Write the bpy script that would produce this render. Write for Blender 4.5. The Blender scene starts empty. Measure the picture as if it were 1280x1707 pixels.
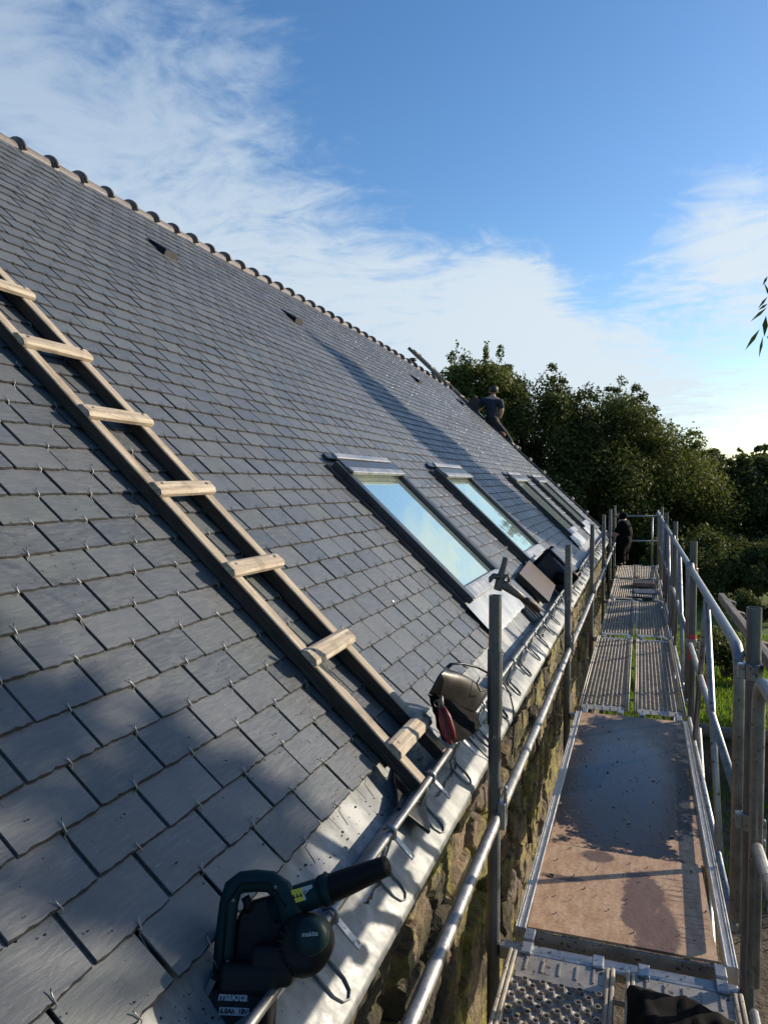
import bpy, math, random
import numpy as np
from mathutils import Vector, Matrix, noise as mnoise

random.seed(7); rng = np.random.default_rng(7)
SC = bpy.context.scene; COL = SC.collection
R = math.radians
# ------------------------------------------------------------------ camera
CAM = Vector((0, 0, 1.7))                      # deck level is z = 0
F_PX, CX, CY = 1245.0, 640.0, 853.5
vy = Vector((1067 - CX, 806 - CY, F_PX)).normalized()
ang = math.atan2(vy[1], vy[2])
up_c = Vector((0, -math.cos(ang), math.sin(ang)))
x_c = vy.cross(up_c)
Rw = Matrix((x_c, vy, up_c))                   # world = Rw @ cam
RIGHT = Rw @ Vector((1, 0, 0)); UPV = Rw @ Vector((0, -1, 0)); BACK = Rw @ Vector((0, 0, -1))
cd = bpy.data.cameras.new('camera'); cam = bpy.data.objects.new('camera', cd); COL.objects.link(cam)
m = Matrix((RIGHT, UPV, BACK)).transposed().to_4x4(); m.translation = CAM
cam.matrix_world = m
cd.sensor_fit = 'VERTICAL'; cd.sensor_height = 36; cd.sensor_width = 27
cd.lens = 36 * F_PX / 1707; cd.clip_start = 0.05; cd.clip_end = 3000
SC.camera = cam
SC.view_settings.view_transform = 'Standard'; SC.view_settings.look = 'None'
SC.view_settings.gamma = 1; SC.view_settings.exposure = 0.34
# ------------------------------------------------------------------ sun and sky
SUN_AZ, SUN_EL = R(50), R(18.5)                # azimuth from +Y towards +X
SUN = Vector((math.sin(SUN_AZ) * math.cos(SUN_EL), math.cos(SUN_AZ) * math.cos(SUN_EL), math.sin(SUN_EL)))
sl = bpy.data.lights.new('sun', 'SUN'); so = bpy.data.objects.new('sun', sl); COL.objects.link(so)
sl.energy = 5.0; sl.angle = R(0.55); sl.color = (1.0, 0.86, 0.68)
so.rotation_euler = SUN.to_track_quat('Z', 'Y').to_euler(); so.location = SUN * 60
W = bpy.data.worlds.new('World'); SC.world = W; W.use_nodes = True
wn = W.node_tree; wn.nodes.clear()
def N(t, typ, **kw):
    n = t.nodes.new(typ)
    for k, v in kw.items():
        if k in n.inputs.keys(): n.inputs[k].default_value = v
        else: setattr(n, k, v)
    return n
def L(t, a, b): t.links.new(a, b)
def math_n(t, op, a, b=None, c=None, clamp=False):
    n = t.nodes.new('ShaderNodeMath'); n.operation = op; n.use_clamp = clamp
    for i, v in enumerate((a, b, c)):
        if v is None: continue
        if isinstance(v, (int, float)): n.inputs[i].default_value = v
        else: t.links.new(v, n.inputs[i])
    return n.outputs[0]
def mapr(t, v, a, b, c=0.0, d=1.0, smooth=True):
    n = t.nodes.new('ShaderNodeMapRange'); n.interpolation_type = 'SMOOTHSTEP' if smooth else 'LINEAR'
    t.links.new(v, n.inputs[0])
    for i, q in enumerate((a, b, c, d)): n.inputs[i + 1].default_value = q
    return n.outputs[0]
def mixc(t, f, a, b, mode='MIX'):
    n = t.nodes.new('ShaderNodeMix'); n.data_type = 'RGBA'; n.blend_type = mode
    if isinstance(f, (int, float)): n.inputs[0].default_value = f
    else: t.links.new(f, n.inputs[0])
    for i, v in ((6, a), (7, b)):
        if isinstance(v, tuple): n.inputs[i].default_value = (*v, 1) if len(v) == 3 else v
        else: t.links.new(v, n.inputs[i])
    return n.outputs[2]
def build_sky():
    t = wn
    out = N(t, 'ShaderNodeOutputWorld'); bg = N(t, 'ShaderNodeBackground'); bg.inputs[1].default_value = 0.1
    sky = N(t, 'ShaderNodeTexSky', sky_type='NISHITA', sun_disc=False, sun_elevation=SUN_EL, sun_rotation=SUN_AZ,
            altitude=50.0, air_density=1.0, dust_density=0.6, ozone_density=2.6)
    tc = N(t, 'ShaderNodeTexCoord')
    sx = N(t, 'ShaderNodeSeparateXYZ'); L(t, tc.outputs['Generated'], sx.inputs[0])
    z = math_n(t, 'MAXIMUM', sx.outputs[2], 0.0)
    den = math_n(t, 'ADD', z, 0.10)
    px = math_n(t, 'DIVIDE', sx.outputs[0], den); py = math_n(t, 'DIVIDE', sx.outputs[1], den)
    cb = N(t, 'ShaderNodeCombineXYZ'); L(t, px, cb.inputs[0]); L(t, py, cb.inputs[1])
    def blob(px_, py_, rad, wgt):
        d = (Rw @ Vector((px_ - CX, py_ - CY, F_PX))).normalized()
        v = N(t, 'ShaderNodeVectorMath', operation='DISTANCE'); L(t, tc.outputs['Generated'], v.inputs[0]); v.inputs[1].default_value = d
        return math_n(t, 'MULTIPLY', mapr(t, v.outputs['Value'], rad, 0.0), wgt)
    warp = N(t, 'ShaderNodeTexNoise', Scale=0.9, Detail=3.0); L(t, cb.outputs[0], warp.inputs['Vector'])
    wv = N(t, 'ShaderNodeVectorMath', operation='MULTIPLY_ADD'); L(t, warp.outputs['Color'], wv.inputs[0])
    wv.inputs[1].default_value = (0.9, 0.9, 0); L(t, cb.outputs[0], wv.inputs[2])
    mp = N(t, 'ShaderNodeMapping'); L(t, wv.outputs[0], mp.inputs[0]); mp.inputs['Rotation'].default_value = (0, 0, R(-28)); mp.inputs['Scale'].default_value = (1.0, 1.35, 1)
    n1 = N(t, 'ShaderNodeTexNoise', Scale=0.85, Detail=4.0, Roughness=0.55); L(t, mp.outputs[0], n1.inputs['Vector'])
    n2 = N(t, 'ShaderNodeTexNoise', Scale=3.6, Detail=9.0, Roughness=0.62, Distortion=0.5); L(t, mp.outputs[0], n2.inputs['Vector'])
    n3 = N(t, 'ShaderNodeTexNoise', Scale=13.0, Detail=5.0, Roughness=0.6); L(t, wv.outputs[0], n3.inputs['Vector'])
    tot = None
    for b in BLOBS:
        o = blob(*b); tot = o if tot is None else math_n(t, 'ADD', tot, o)
    low = mapr(t, sx.outputs[2], 0.16, 0.02, 0.0, 0.08)
    tot = math_n(t, 'ADD', tot, low)
    f = math_n(t, 'ADD', math_n(t, 'MULTIPLY', n1.outputs[0], 0.5), math_n(t, 'MULTIPLY', n2.outputs[0], 1.05))
    f = math_n(t, 'ADD', f, math_n(t, 'MULTIPLY', n3.outputs[0], 0.6))
    dens = mapr(t, math_n(t, 'ADD', f, tot), 1.14, 1.80)
    dens = math_n(t, 'MULTIPLY', dens, mapr(t, sx.outputs[2], 0.20, 0.50, 0.95, 0.58))
    # clouds nearer to the sun are whiter
    sd = N(t, 'ShaderNodeVectorMath', operation='DOT_PRODUCT'); L(t, tc.outputs['Generated'], sd.inputs[0]); sd.inputs[1].default_value = SUN
    glow = mapr(t, sd.outputs['Value'], -0.2, 0.9)
    ccol = mixc(t, glow, CLOUD_A, CLOUD_B)
    hue = N(t, 'ShaderNodeHueSaturation', Hue=0.503, Saturation=SKY_SAT, Value=SKY_VAL); L(t, sky.outputs[0], hue.inputs['Color'])
    L(t, mixc(t, dens, hue.outputs[0], ccol), bg.inputs[0]); L(t, bg.outputs[0], out.inputs[0])
BLOBS = [(60, 220, 0.30, 0.24), (260, 350, 0.26, 0.30), (480, 460, 0.24, 0.42), (700, 530, 0.26, 0.50), (880, 500, 0.16, 0.40), (400, 110, 0.22, 0.22),
         (1180, 390, 0.15, 0.50), (1290, 420, 0.15, 0.35), (1100, 640, 0.20, 0.45), (880, 640, 0.25, 0.5), (-150, 350, 0.5, 0.3), (20, 40, 0.16, 0.25), (900, 130, 0.36, -0.6), (985, 470, 0.08, -0.30), (1150, 540, 0.09, -0.1)]
CLOUD_A, CLOUD_B = (4.6, 5.5, 6.4), (6.0, 6.75, 7.2)
SKY_SAT, SKY_VAL = 1.2, 1.5
build_sky()
# ------------------------------------------------------------------ geometry of the place, from the camera
PITCH = R(43.3); K = 1.22
SN = Vector((math.sin(PITCH), 0, math.cos(PITCH)))       # roof normal
SS = Vector((-math.cos(PITCH), 0, math.sin(PITCH)))      # up the slope
def ray(x, y): return (Rw @ Vector((x - CX, y - CY, F_PX))).normalized()
def RP(y, s, h=0.0): return CAM + Vector((0, y, 0)) + SS * s - SN * (K - h)
def at_roof(x, y, h=0.0):
    d = ray(x, y); P = d * (-(K - h) / d.dot(SN)); return (P[1], P.dot(SS))
def at_z(x, y, z): d = ray(x, y); return CAM + d * ((z - CAM[2]) / d[2])
def at_y(x, y, Y): d = ray(x, y); return CAM + d * (Y / d[1])
def roof_matrix(y, s, h=0.0):
    mm = Matrix((Vector((0, 1, 0)), SS, SN)).transposed().to_4x4(); mm.translation = RP(y, s, h); return mm
GZ, LAWN = -3.0, -2.35
BANK_Y = 12.9
# ------------------------------------------------------------------ materials
def new_mat(name):
    mt = bpy.data.materials.new(name); mt.use_nodes = True
    t = mt.node_tree; p = t.nodes['Principled BSDF']; return mt, t, p
def coords(t, scale=(1, 1, 1), rot=(0, 0, 0), src='Object'):
    tc = t.nodes.new('ShaderNodeTexCoord'); mp = t.nodes.new('ShaderNodeMapping'); L(t, tc.outputs[src], mp.inputs[0])
    mp.inputs['Scale'].default_value = scale; mp.inputs['Rotation'].default_value = rot
    return mp.outputs[0]
def tnoise(t, vec, scale, detail=4.0, rough=0.55, dist=0.0):
    n = N(t, 'ShaderNodeTexNoise', Scale=scale, Detail=detail, Roughness=rough, Distortion=dist); L(t, vec, n.inputs['Vector']); return n.outputs[0]
def bump(t, p, h, strength=0.3, dist=0.01):
    b = N(t, 'ShaderNodeBump', Strength=strength, Distance=dist); L(t, h, b.inputs['Height']); L(t, b.outputs[0], p.inputs['Normal']); return b
def M_simple(name, c1, c2, rough=0.5, metal=0.0, scale=20.0, stretch=(1, 1, 1), bmp=0.15, bd=0.004, rvar=0.12, spec=0.5, specks=None):
    mt, t, p = new_mat(name); v = coords(t, stretch)
    n = tnoise(t, v, scale, 5.0, 0.6); n2 = tnoise(t, v, scale * 6, 3.0, 0.6)
    f = mapr(t, math_n(t, 'ADD', math_n(t, 'MULTIPLY', n, 0.7), math_n(t, 'MULTIPLY', n2, 0.3)), 0.3, 0.7)
    c = mixc(t, f, c1, c2)
    if specks:
        sp = tnoise(t, coords(t), specks[1], 2.0, 0.5); c = mixc(t, mapr(t, sp, specks[2], specks[2] + 0.05), c, specks[0])
    L(t, c, p.inputs['Base Color'])
    L(t, mapr(t, n, 0.25, 0.75, rough - rvar, rough + rvar), p.inputs['Roughness'])
    p.inputs['Metallic'].default_value = metal; p.inputs['Specular IOR Level'].default_value = spec
    if bmp: bump(t, p, n2, bmp, bd)
    return mt
def M_slate():
    mt, t, p = new_mat('slate'); v = coords(t)
    at = N(t, 'ShaderNodeAttribute', attribute_name='rnd')
    sh = N(t, 'ShaderNodeVectorMath', operation='MULTIPLY_ADD'); L(t, at.outputs['Color'], sh.inputs[0]); sh.inputs[1].default_value = (37, 53, 29); L(t, v, sh.inputs[2])
    mp = N(t, 'ShaderNodeMapping'); L(t, sh.outputs[0], mp.inputs[0]); mp.inputs['Rotation'].default_value = (0.3, 0.9, 0.5); mp.inputs['Scale'].default_value = (11, 1.4, 7)
    st = tnoise(t, mp.outputs[0], 11.0, 7.0, 0.7, 0.5)
    big = tnoise(t, sh.outputs[0], 6.0, 3.0, 0.5); fine = tnoise(t, v, 160.0, 3.0, 0.6)
    sr = N(t, 'ShaderNodeSeparateColor'); L(t, at.outputs['Color'], sr.inputs[0])
    base = mixc(t, sr.outputs[0], (0.064, 0.074, 0.082), (0.102, 0.111, 0.117))
    base = mixc(t, mapr(t, sr.outputs[1], 0.8, 1.0, 0.0, 0.5), base, (0.10, 0.118, 0.108))
    base = mixc(t, mapr(t, st, 0.38, 0.72, 0.0, 0.55), base, (0.155, 0.162, 0.165))
    base = mixc(t, mapr(t, big, 0.45, 0.75, 0.0, 0.30), base, (0.045, 0.050, 0.058))
    scr = tnoise(t, mp.outputs[0], 26.0, 2.0, 0.4); base = mixc(t, mapr(t, scr, 0.70, 0.76, 0.0, 0.35), base, (0.26, 0.27, 0.27))
    # dirt specks, most of them low on the roof
    sp = tnoise(t, v, 75.0, 2.0, 0.5); gate = tnoise(t, v, 2.6, 2.0, 0.5)
    dk = math_n(t, 'MULTIPLY', mapr(t, sp, 0.675, 0.71), mapr(t, gate, 0.42, 0.60))
    base = mixc(t, dk, base, (0.012, 0.012, 0.013))
    L(t, base, p.inputs['Base Color'])
    L(t, math_n(t, 'ADD', mapr(t, st, 0.2, 0.8, 0.32, 0.50), math_n(t, 'MULTIPLY', sr.outputs[2], 0.12)), p.inputs['Roughness'])
    p.inputs['Specular IOR Level'].default_value = 0.5
    h = math_n(t, 'ADD', math_n(t, 'MULTIPLY', st, 1.0), math_n(t, 'MULTIPLY', fine, 0.25))
    bump(t, p, h, 0.45, 0.002)
    return mt
def M_stone():
    mt, t, p = new_mat('rubble stone'); v = coords(t, (1, 1, 1.25))
    wz = N(t, 'ShaderNodeTexNoise', Scale=5.0, Detail=3.0); L(t, v, wz.inputs['Vector'])
    wv = N(t, 'ShaderNodeVectorMath', operation='MULTIPLY_ADD'); L(t, wz.outputs['Color'], wv.inputs[0]); wv.inputs[1].default_value = (.12, .12, .12); L(t, v, wv.inputs[2])
    vo = N(t, 'ShaderNodeTexVoronoi', Scale=5.2); L(t, wv.outputs[0], vo.inputs['Vector'])
    ve = N(t, 'ShaderNodeTexVoronoi', Scale=5.2, feature='DISTANCE_TO_EDGE'); L(t, wv.outputs[0], ve.inputs['Vector'])
    sc = N(t, 'ShaderNodeSeparateColor'); L(t, vo.outputs['Color'], sc.inputs[0])
    c = mixc(t, sc.outputs[0], (0.13, 0.09, 0.05), (0.27, 0.20, 0.13)); c = mixc(t, mapr(t, sc.outputs[1], .6, .9, 0, .8), c, (0.16, 0.13, 0.11))
    n = tnoise(t, v, 30, 6, .65); c = mixc(t, mapr(t, n, .35, .7, 0, .6), c, (0.11, 0.08, 0.05))
    c = mixc(t, mapr(t, ve.outputs['Distance'], 0.05, 0.0, 0, 0.8), c, (0.13, 0.10, 0.06))
    ms = tnoise(t, v, 2.3, 6, .65); ms2 = tnoise(t, v, 14, 5, .6)
    mm = mapr(t, math_n(t, 'ADD', math_n(t, 'MULTIPLY', ms, .75), math_n(t, 'MULTIPLY', ms2, .3)), .47, .60)
    mossc = mixc(t, mapr(t, ms2, .35, .65), (0.09, 0.09, 0.02), (0.30, 0.265, 0.06)); c = mixc(t, math_n(t, 'MULTIPLY', mm, .9), c, mossc)
    shade_n = tnoise(t, coords(t, (1, 1, .6)), 1.9, 5, .6, .4); c = mixc(t, mapr(t, shade_n, .48, .60, 0, .85), c, (.022, .019, .012))  # broad dark patches painted in for the deep shade on the wall
    L(t, c, p.inputs['Base Color']); p.inputs['Roughness'].default_value = .9
    bump(t, p, math_n(t, 'ADD', n, math_n(t, 'MULTIPLY', ms2, .6)), 1.0, 0.02); return mt
def M_zinc():
    mt, t, p = new_mat('weathered zinc'); v = coords(t)
    st = tnoise(t, coords(t, (1, 3.0, 1)), 6, 5, .6); n = tnoise(t, v, 40, 5, .65); w = tnoise(t, v, 3.0, 4, .6, .4)
    c = mixc(t, mapr(t, st, .3, .7), (0.125, 0.135, 0.14), (0.25, 0.26, 0.26)); c = mixc(t, mapr(t, n, .4, .75, 0, .5), c, (0.25, 0.27, 0.28))
    c = mixc(t, mapr(t, w, .55, .66, 0, .55), c, (0.42, 0.43, 0.42)); sp = tnoise(t, v, 150, 2, .5)
    c = mixc(t, math_n(t, 'MULTIPLY', mapr(t, sp, .69, .73), mapr(t, w, .35, .6)), c, (0.02, 0.02, 0.02))
    L(t, c, p.inputs['Base Color']); p.inputs['Metallic'].default_value = .42
    L(t, mapr(t, n, .3, .7, .45, .65), p.inputs['Roughness']); bump(t, p, st, .08, .01); return mt
def M_ply():
    mt, t, p = new_mat('wet plywood'); tc = t.nodes.new('ShaderNodeTexCoord'); v = tc.outputs['Object']
    g = tnoise(t, coords(t, (3, 1, 1)), 9, 6, .65); n = tnoise(t, v, 5.0, 8, .68); n2 = tnoise(t, v, 60, 4, .6)
    dry = mixc(t, mapr(t, g, .3, .7), (0.39, 0.245, 0.15), (0.55, 0.385, 0.255)); dry = mixc(t, mapr(t, n2, .52, .72, 0, .55), dry, (0.16, 0.10, 0.08))
    sx = N(t, 'ShaderNodeSeparateXYZ'); L(t, v, sx.inputs[0]); X, Y = sx.outputs[0], sx.outputs[1]
    def ell(cx, cy, rx, ry, soft, nz=1.7):
        a = math_n(t, 'DIVIDE', math_n(t, 'SUBTRACT', X, cx), rx); b = math_n(t, 'DIVIDE', math_n(t, 'SUBTRACT', Y, cy), ry)
        r = math_n(t, 'SQRT', math_n(t, 'ADD', math_n(t, 'MULTIPLY', a, a), math_n(t, 'MULTIPLY', b, b)))
        r = math_n(t, 'ADD', r, math_n(t, 'MULTIPLY', math_n(t, 'SUBTRACT', n, .5), nz)); r = math_n(t, 'ADD', r, math_n(t, 'MULTIPLY', math_n(t, 'SUBTRACT', n2, .5), .35))
        return mapr(t, r, 1.0 + soft, 1.0 - soft)
    far = math_n(t, 'GREATER_THAN', Y, -0.72)
    wet = math_n(t, 'MULTIPLY', math_n(t, 'MAXIMUM', ell(-.02, .25, .40, 1.12, .07), ell(0.0, 1.0, .31, .50, .1)), far)
    st = math_n(t, 'MAXIMUM', ell(.07, -1.12, .08, .30, .12, 3.2), ell(-.25, -1.02, .10, .022, .25)); st = math_n(t, 'MAXIMUM', st, ell(-.12, -.78, .07, .06, .2)); st = math_n(t, 'MAXIMUM', st, ell(.15, -1.3, .05, .22, .2))
    drip = math_n(t, 'MULTIPLY', ell(.17, -1.08, .13, .28, .2), mapr(t, tnoise(t, coords(t, (2, 22, 1)), 4, 3, .5), .54, .60)); st = math_n(t, 'MAXIMUM', st, math_n(t, 'MULTIPLY', drip, .8))
    c = mixc(t, math_n(t, 'MULTIPLY', st, .8), dry, (0.085, 0.055, 0.055)); c = mixc(t, wet, c, (0.014, 0.010, 0.010))
    sp = tnoise(t, v, 95, 2, .5); c = mixc(t, mapr(t, sp, .69, .72), c, (0.015, 0.013, 0.012))
    L(t, c, p.inputs['Base Color'])
    pud = math_n(t, 'MULTIPLY', ell(-.02, .25, .24, .75, .5), far)
    p.inputs['Specular IOR Level'].default_value = .22; ro = math_n(t, 'SUBTRACT', .62, math_n(t, 'MULTIPLY', wet, .30)); ro = math_n(t, 'SUBTRACT', ro, math_n(t, 'MULTIPLY', pud, .17)); ro = math_n(t, 'SUBTRACT', ro, math_n(t, 'MULTIPLY', st, .15))
    L(t, ro, p.inputs['Roughness'])
    bh = math_n(t, 'MULTIPLY', tnoise(t, v, 55, 4, .65), math_n(t, 'SUBTRACT', 1.0, math_n(t, 'MULTIPLY', pud, .93))); bump(t, p, bh, .28, .006); return mt
def M_wood(name, c1, c2, axis=1, rough=.75):
    mt, t, p = new_mat(name); s = [26, 26, 26]; s[axis] = 1.6
    g = tnoise(t, coords(t, tuple(s)), 2.0, 6, .6, .8); n = tnoise(t, coords(t), 9, 5, .6); k = tnoise(t, coords(t), 70, 3, .6)
    c = mixc(t, mapr(t, g, .3, .7), c1, c2); c = mixc(t, mapr(t, n, .5, .75, 0, .6), c, tuple(q * .45 for q in c1)); c = mixc(t, mapr(t, k, .62, .7, 0, .5), c, (.06, .04, .03))
    L(t, c, p.inputs['Base Color']); p.inputs['Roughness'].default_value = rough; bump(t, p, g, .5, .006); return mt
def M_leaf(name, c1, c2, trans=.25):
    mt, t, p = new_mat(name); at = N(t, 'ShaderNodeAttribute', attribute_name='rnd')
    sc = N(t, 'ShaderNodeSeparateColor'); L(t, at.outputs['Color'], sc.inputs[0])
    c = mixc(t, sc.outputs[0], c1, c2); L(t, c, p.inputs['Base Color']); p.inputs['Roughness'].default_value = .6; p.inputs['Specular IOR Level'].default_value = .18
    tr = N(t, 'ShaderNodeBsdfTranslucent'); L(t, mixc(t, .5, c, (c2[0] * 1.3, c2[1] * 1.4, c2[2])), tr.inputs[0])
    mx = N(t, 'ShaderNodeMixShader'); mx.inputs[0].default_value = trans; L(t, p.outputs[0], mx.inputs[1]); L(t, tr.outputs[0], mx.inputs[2])
    L(t, mx.outputs[0], t.nodes['Material Output'].inputs[0]); return mt
def M_glass():
    mt, t, p = new_mat('coated roof glass'); t.nodes.remove(p)
    v = coords(t); n = tnoise(t, v, 3.0, 2, .5); sp = tnoise(t, v, 140, 3, .6); gate = tnoise(t, v, 5, 3, .6)
    gl = N(t, 'ShaderNodeBsdfGlossy', Roughness=.03); gl.inputs['Color'].default_value = (.88, .98, .86, 1)
    b = N(t, 'ShaderNodeBump', Strength=.03, Distance=.05); L(t, n, b.inputs['Height']); L(t, b.outputs[0], gl.inputs['Normal'])
    df = N(t, 'ShaderNodeBsdfDiffuse'); df.inputs['Color'].default_value = (.30, .36, .35, 1)
    dirt = N(t, 'ShaderNodeBsdfDiffuse'); dirt.inputs['Color'].default_value = (.25, .27, .25, 1)
    a = N(t, 'ShaderNodeMixShader'); a.inputs[0].default_value = .78; L(t, df.outputs[0], a.inputs[1]); L(t, gl.outputs[0], a.inputs[2])
    dm = math_n(t, 'MULTIPLY', mapr(t, sp, .58, .66), mapr(t, gate, .5, .65, .0, .45)); d = N(t, 'ShaderNodeMixShader'); L(t, dm, d.inputs[0]); L(t, a.outputs[0], d.inputs[1]); L(t, dirt.outputs[0], d.inputs[2])
    L(t, d.outputs[0], t.nodes['Material Output'].inputs[0]); return mt
def M_ground(name, cols, scale):
    mt, t, p = new_mat(name); v = coords(t); a = tnoise(t, v, scale, 6, .6); b = tnoise(t, v, scale * 9, 5, .65)
    c = mixc(t, mapr(t, a, .35, .65), cols[0], cols[1]); c = mixc(t, mapr(t, b, .4, .7, 0, .7), c, cols[2]); L(t, c, p.inputs['Base Color']); p.inputs['Roughness'].default_value = .95
    bump(t, p, math_n(t, 'ADD', a, b), 1.0, .05); return mt
MT = dict(
    slate=M_slate(), stone=M_stone(), zinc=M_zinc(), ply=M_ply(), glass=M_glass(),
    galv=M_simple('galvanised tube', (.24, .25, .26), (.38, .39, .40), .42, .8, 14, (1, 1, 1), .12, .003, .1, specks=((.10, .10, .11), 45, .62)),
    rail=M_simple('bare rail steel', (.19, .195, .20), (.33, .33, .325), .48, .7, 18, (1, 1, 1), .1, .002, .1, specks=((.12, .12, .12), 50, .64)),
    post=M_simple('dull scaffold tube', (.10, .105, .11), (.19, .195, .20), .5, .7, 12, (1, 1, .4), .15, .003, .1, specks=((.30, .28, .25), 30, .68)),
    plate=M_simple('steel deck plate', (.22, .20, .175), (.40, .37, .33), .5, .45, 10, (1, 1, 1), .2, .003, .12, specks=((.10, .07, .05), 60, .62)),
    alu=M_simple('worn aluminium', (.48, .46, .43), (.62, .60, .57), .4, .7, 12, (6, 1, 1), .1, .002, .1, specks=((.2, .19, .18), 70, .64)),
    ladder=M_wood('weathered ladder wood', (.25, .195, .14), (.45, .385, .295), 1), ladder_shade=M_wood('shaded ladder side', (.016, .012, .010), (.05, .038, .028), 1), rung=M_wood('ladder rung wood', (.27, .215, .155), (.49, .425, .325), 0),  # rail sides near-black: their shade is painted into the wood colour
    oldwood=M_wood('grey timber', (.10, .08, .062), (.22, .19, .16), 1), bark=M_wood('bark', (.07, .055, .04), (.14, .11, .08), 2, .9),
    brownboard=M_simple('brown board', (.03, .016, .011), (.055, .03, .02), .55, 0, 18, (1, 5, 1), .2),
    rubber=M_simple('black rubber', (.010, .010, .010), (.022, .022, .022), .42, 0, 20, (1, 1, 1), .1),
    frame=M_simple('charcoal aluminium cladding', (.035, .038, .042), (.055, .058, .062), .35, .4, 8, (1, 1, 1), .05, .002),
    hood=M_simple('grey aluminium hood', (.20, .215, .235), (.30, .315, .335), .48, .55, 10, (1, 1, 1), .05, .002),
    lead=M_simple('grey flashing sheet', (.22, .25, .28), (.30, .33, .36), .5, .3, 6, (1, 1, 1), .2, .006),
    ridge=M_simple('ridge tile clay', (.085, .068, .060), (.19, .16, .14), .6, 0, 9, (1, 1, 1), .3, .006), mortar=M_simple('pale mortar', (.45, .42, .38), (.6, .57, .52), .9, 0, 14),
    teal=M_simple('dark teal plastic', (.002, .018, .021), (.004, .026, .030), .55, 0, 14, (1, 1, 1), .05, .002, .06, spec=.22), blackp=M_simple('black plastic', (.003, .0035, .004), (.008, .0085, .009), .55, 0, 22, (1, 1, 1), .1, .002, spec=.22),
    white=M_simple('white print', (.34, .35, .36), (.46, .47, .48), .6, 0, 30, bmp=0), yellow=M_simple('yellow sticker', (.65, .48, .02), (.72, .54, .03), .5, 0, 30, bmp=0),
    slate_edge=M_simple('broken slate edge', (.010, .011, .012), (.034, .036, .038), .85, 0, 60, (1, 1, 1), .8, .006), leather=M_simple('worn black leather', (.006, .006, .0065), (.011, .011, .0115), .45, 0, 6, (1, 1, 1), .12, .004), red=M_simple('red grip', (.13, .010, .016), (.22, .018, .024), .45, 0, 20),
    redpaint=M_simple('red paint', (.45, .03, .04), (.60, .06, .06), .5, 0, 9), iron=M_simple('forged iron', (.09, .085, .08), (.20, .19, .18), .5, .8, 26, (1, 1, 1), .4, .004),
    navy=M_simple('navy plastic', (.008, .012, .024), (.014, .020, .038), .45, 0, 14), bluecloth=M_simple('blue slate', (.025, .035, .055), (.05, .06, .085), .5, 0, 14), card=M_simple('brown card', (.17, .12, .08), (.26, .19, .13), .8, 0, 14),
    skin=M_simple('skin', (.42, .25, .18), (.50, .31, .23), .5, 0, 20, bmp=.03), hair=M_simple('dark hair', (.012, .009, .007), (.03, .022, .016), .6, 0, 60), tshirt=M_simple('navy t-shirt', (.010, .014, .026), (.018, .024, .040), .85, 0, 14),
    trousers=M_simple('dark work trousers', (.010, .010, .011), (.022, .021, .020), .85, 0, 14), boot=M_simple('orange brown boot', (.28, .09, .04), (.40, .14, .06), .7, 0, 14),
    leafA=M_leaf('oak leaves', (.018, .030, .009), (.105, .120, .030), .30), leafB=M_leaf('hedge leaves', (.026, .042, .010), (.165, .175, .042), .34), leafC=M_leaf('narrow leaves', (.02, .035, .015), (.06, .085, .03), .25),
    grass=M_leaf('grass blades', (.09, .16, .015), (.20, .29, .035), .4), lawn=M_ground('lawn', ((.07, .12, .015), (.13, .19, .025), (.07, .09, .02)), 1.2), dirt=M_ground('bare earth', ((.10, .075, .05), (.16, .125, .085), (.05, .04, .025)), 1.6),
    blackcloth=M_simple('black cloth', (.003, .003, .003), (.007, .007, .007), .88, 0, 20, spec=.1), debris=M_simple('slate chips', (.03, .032, .035), (.16, .165, .17), .6, 0, 30))
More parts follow.
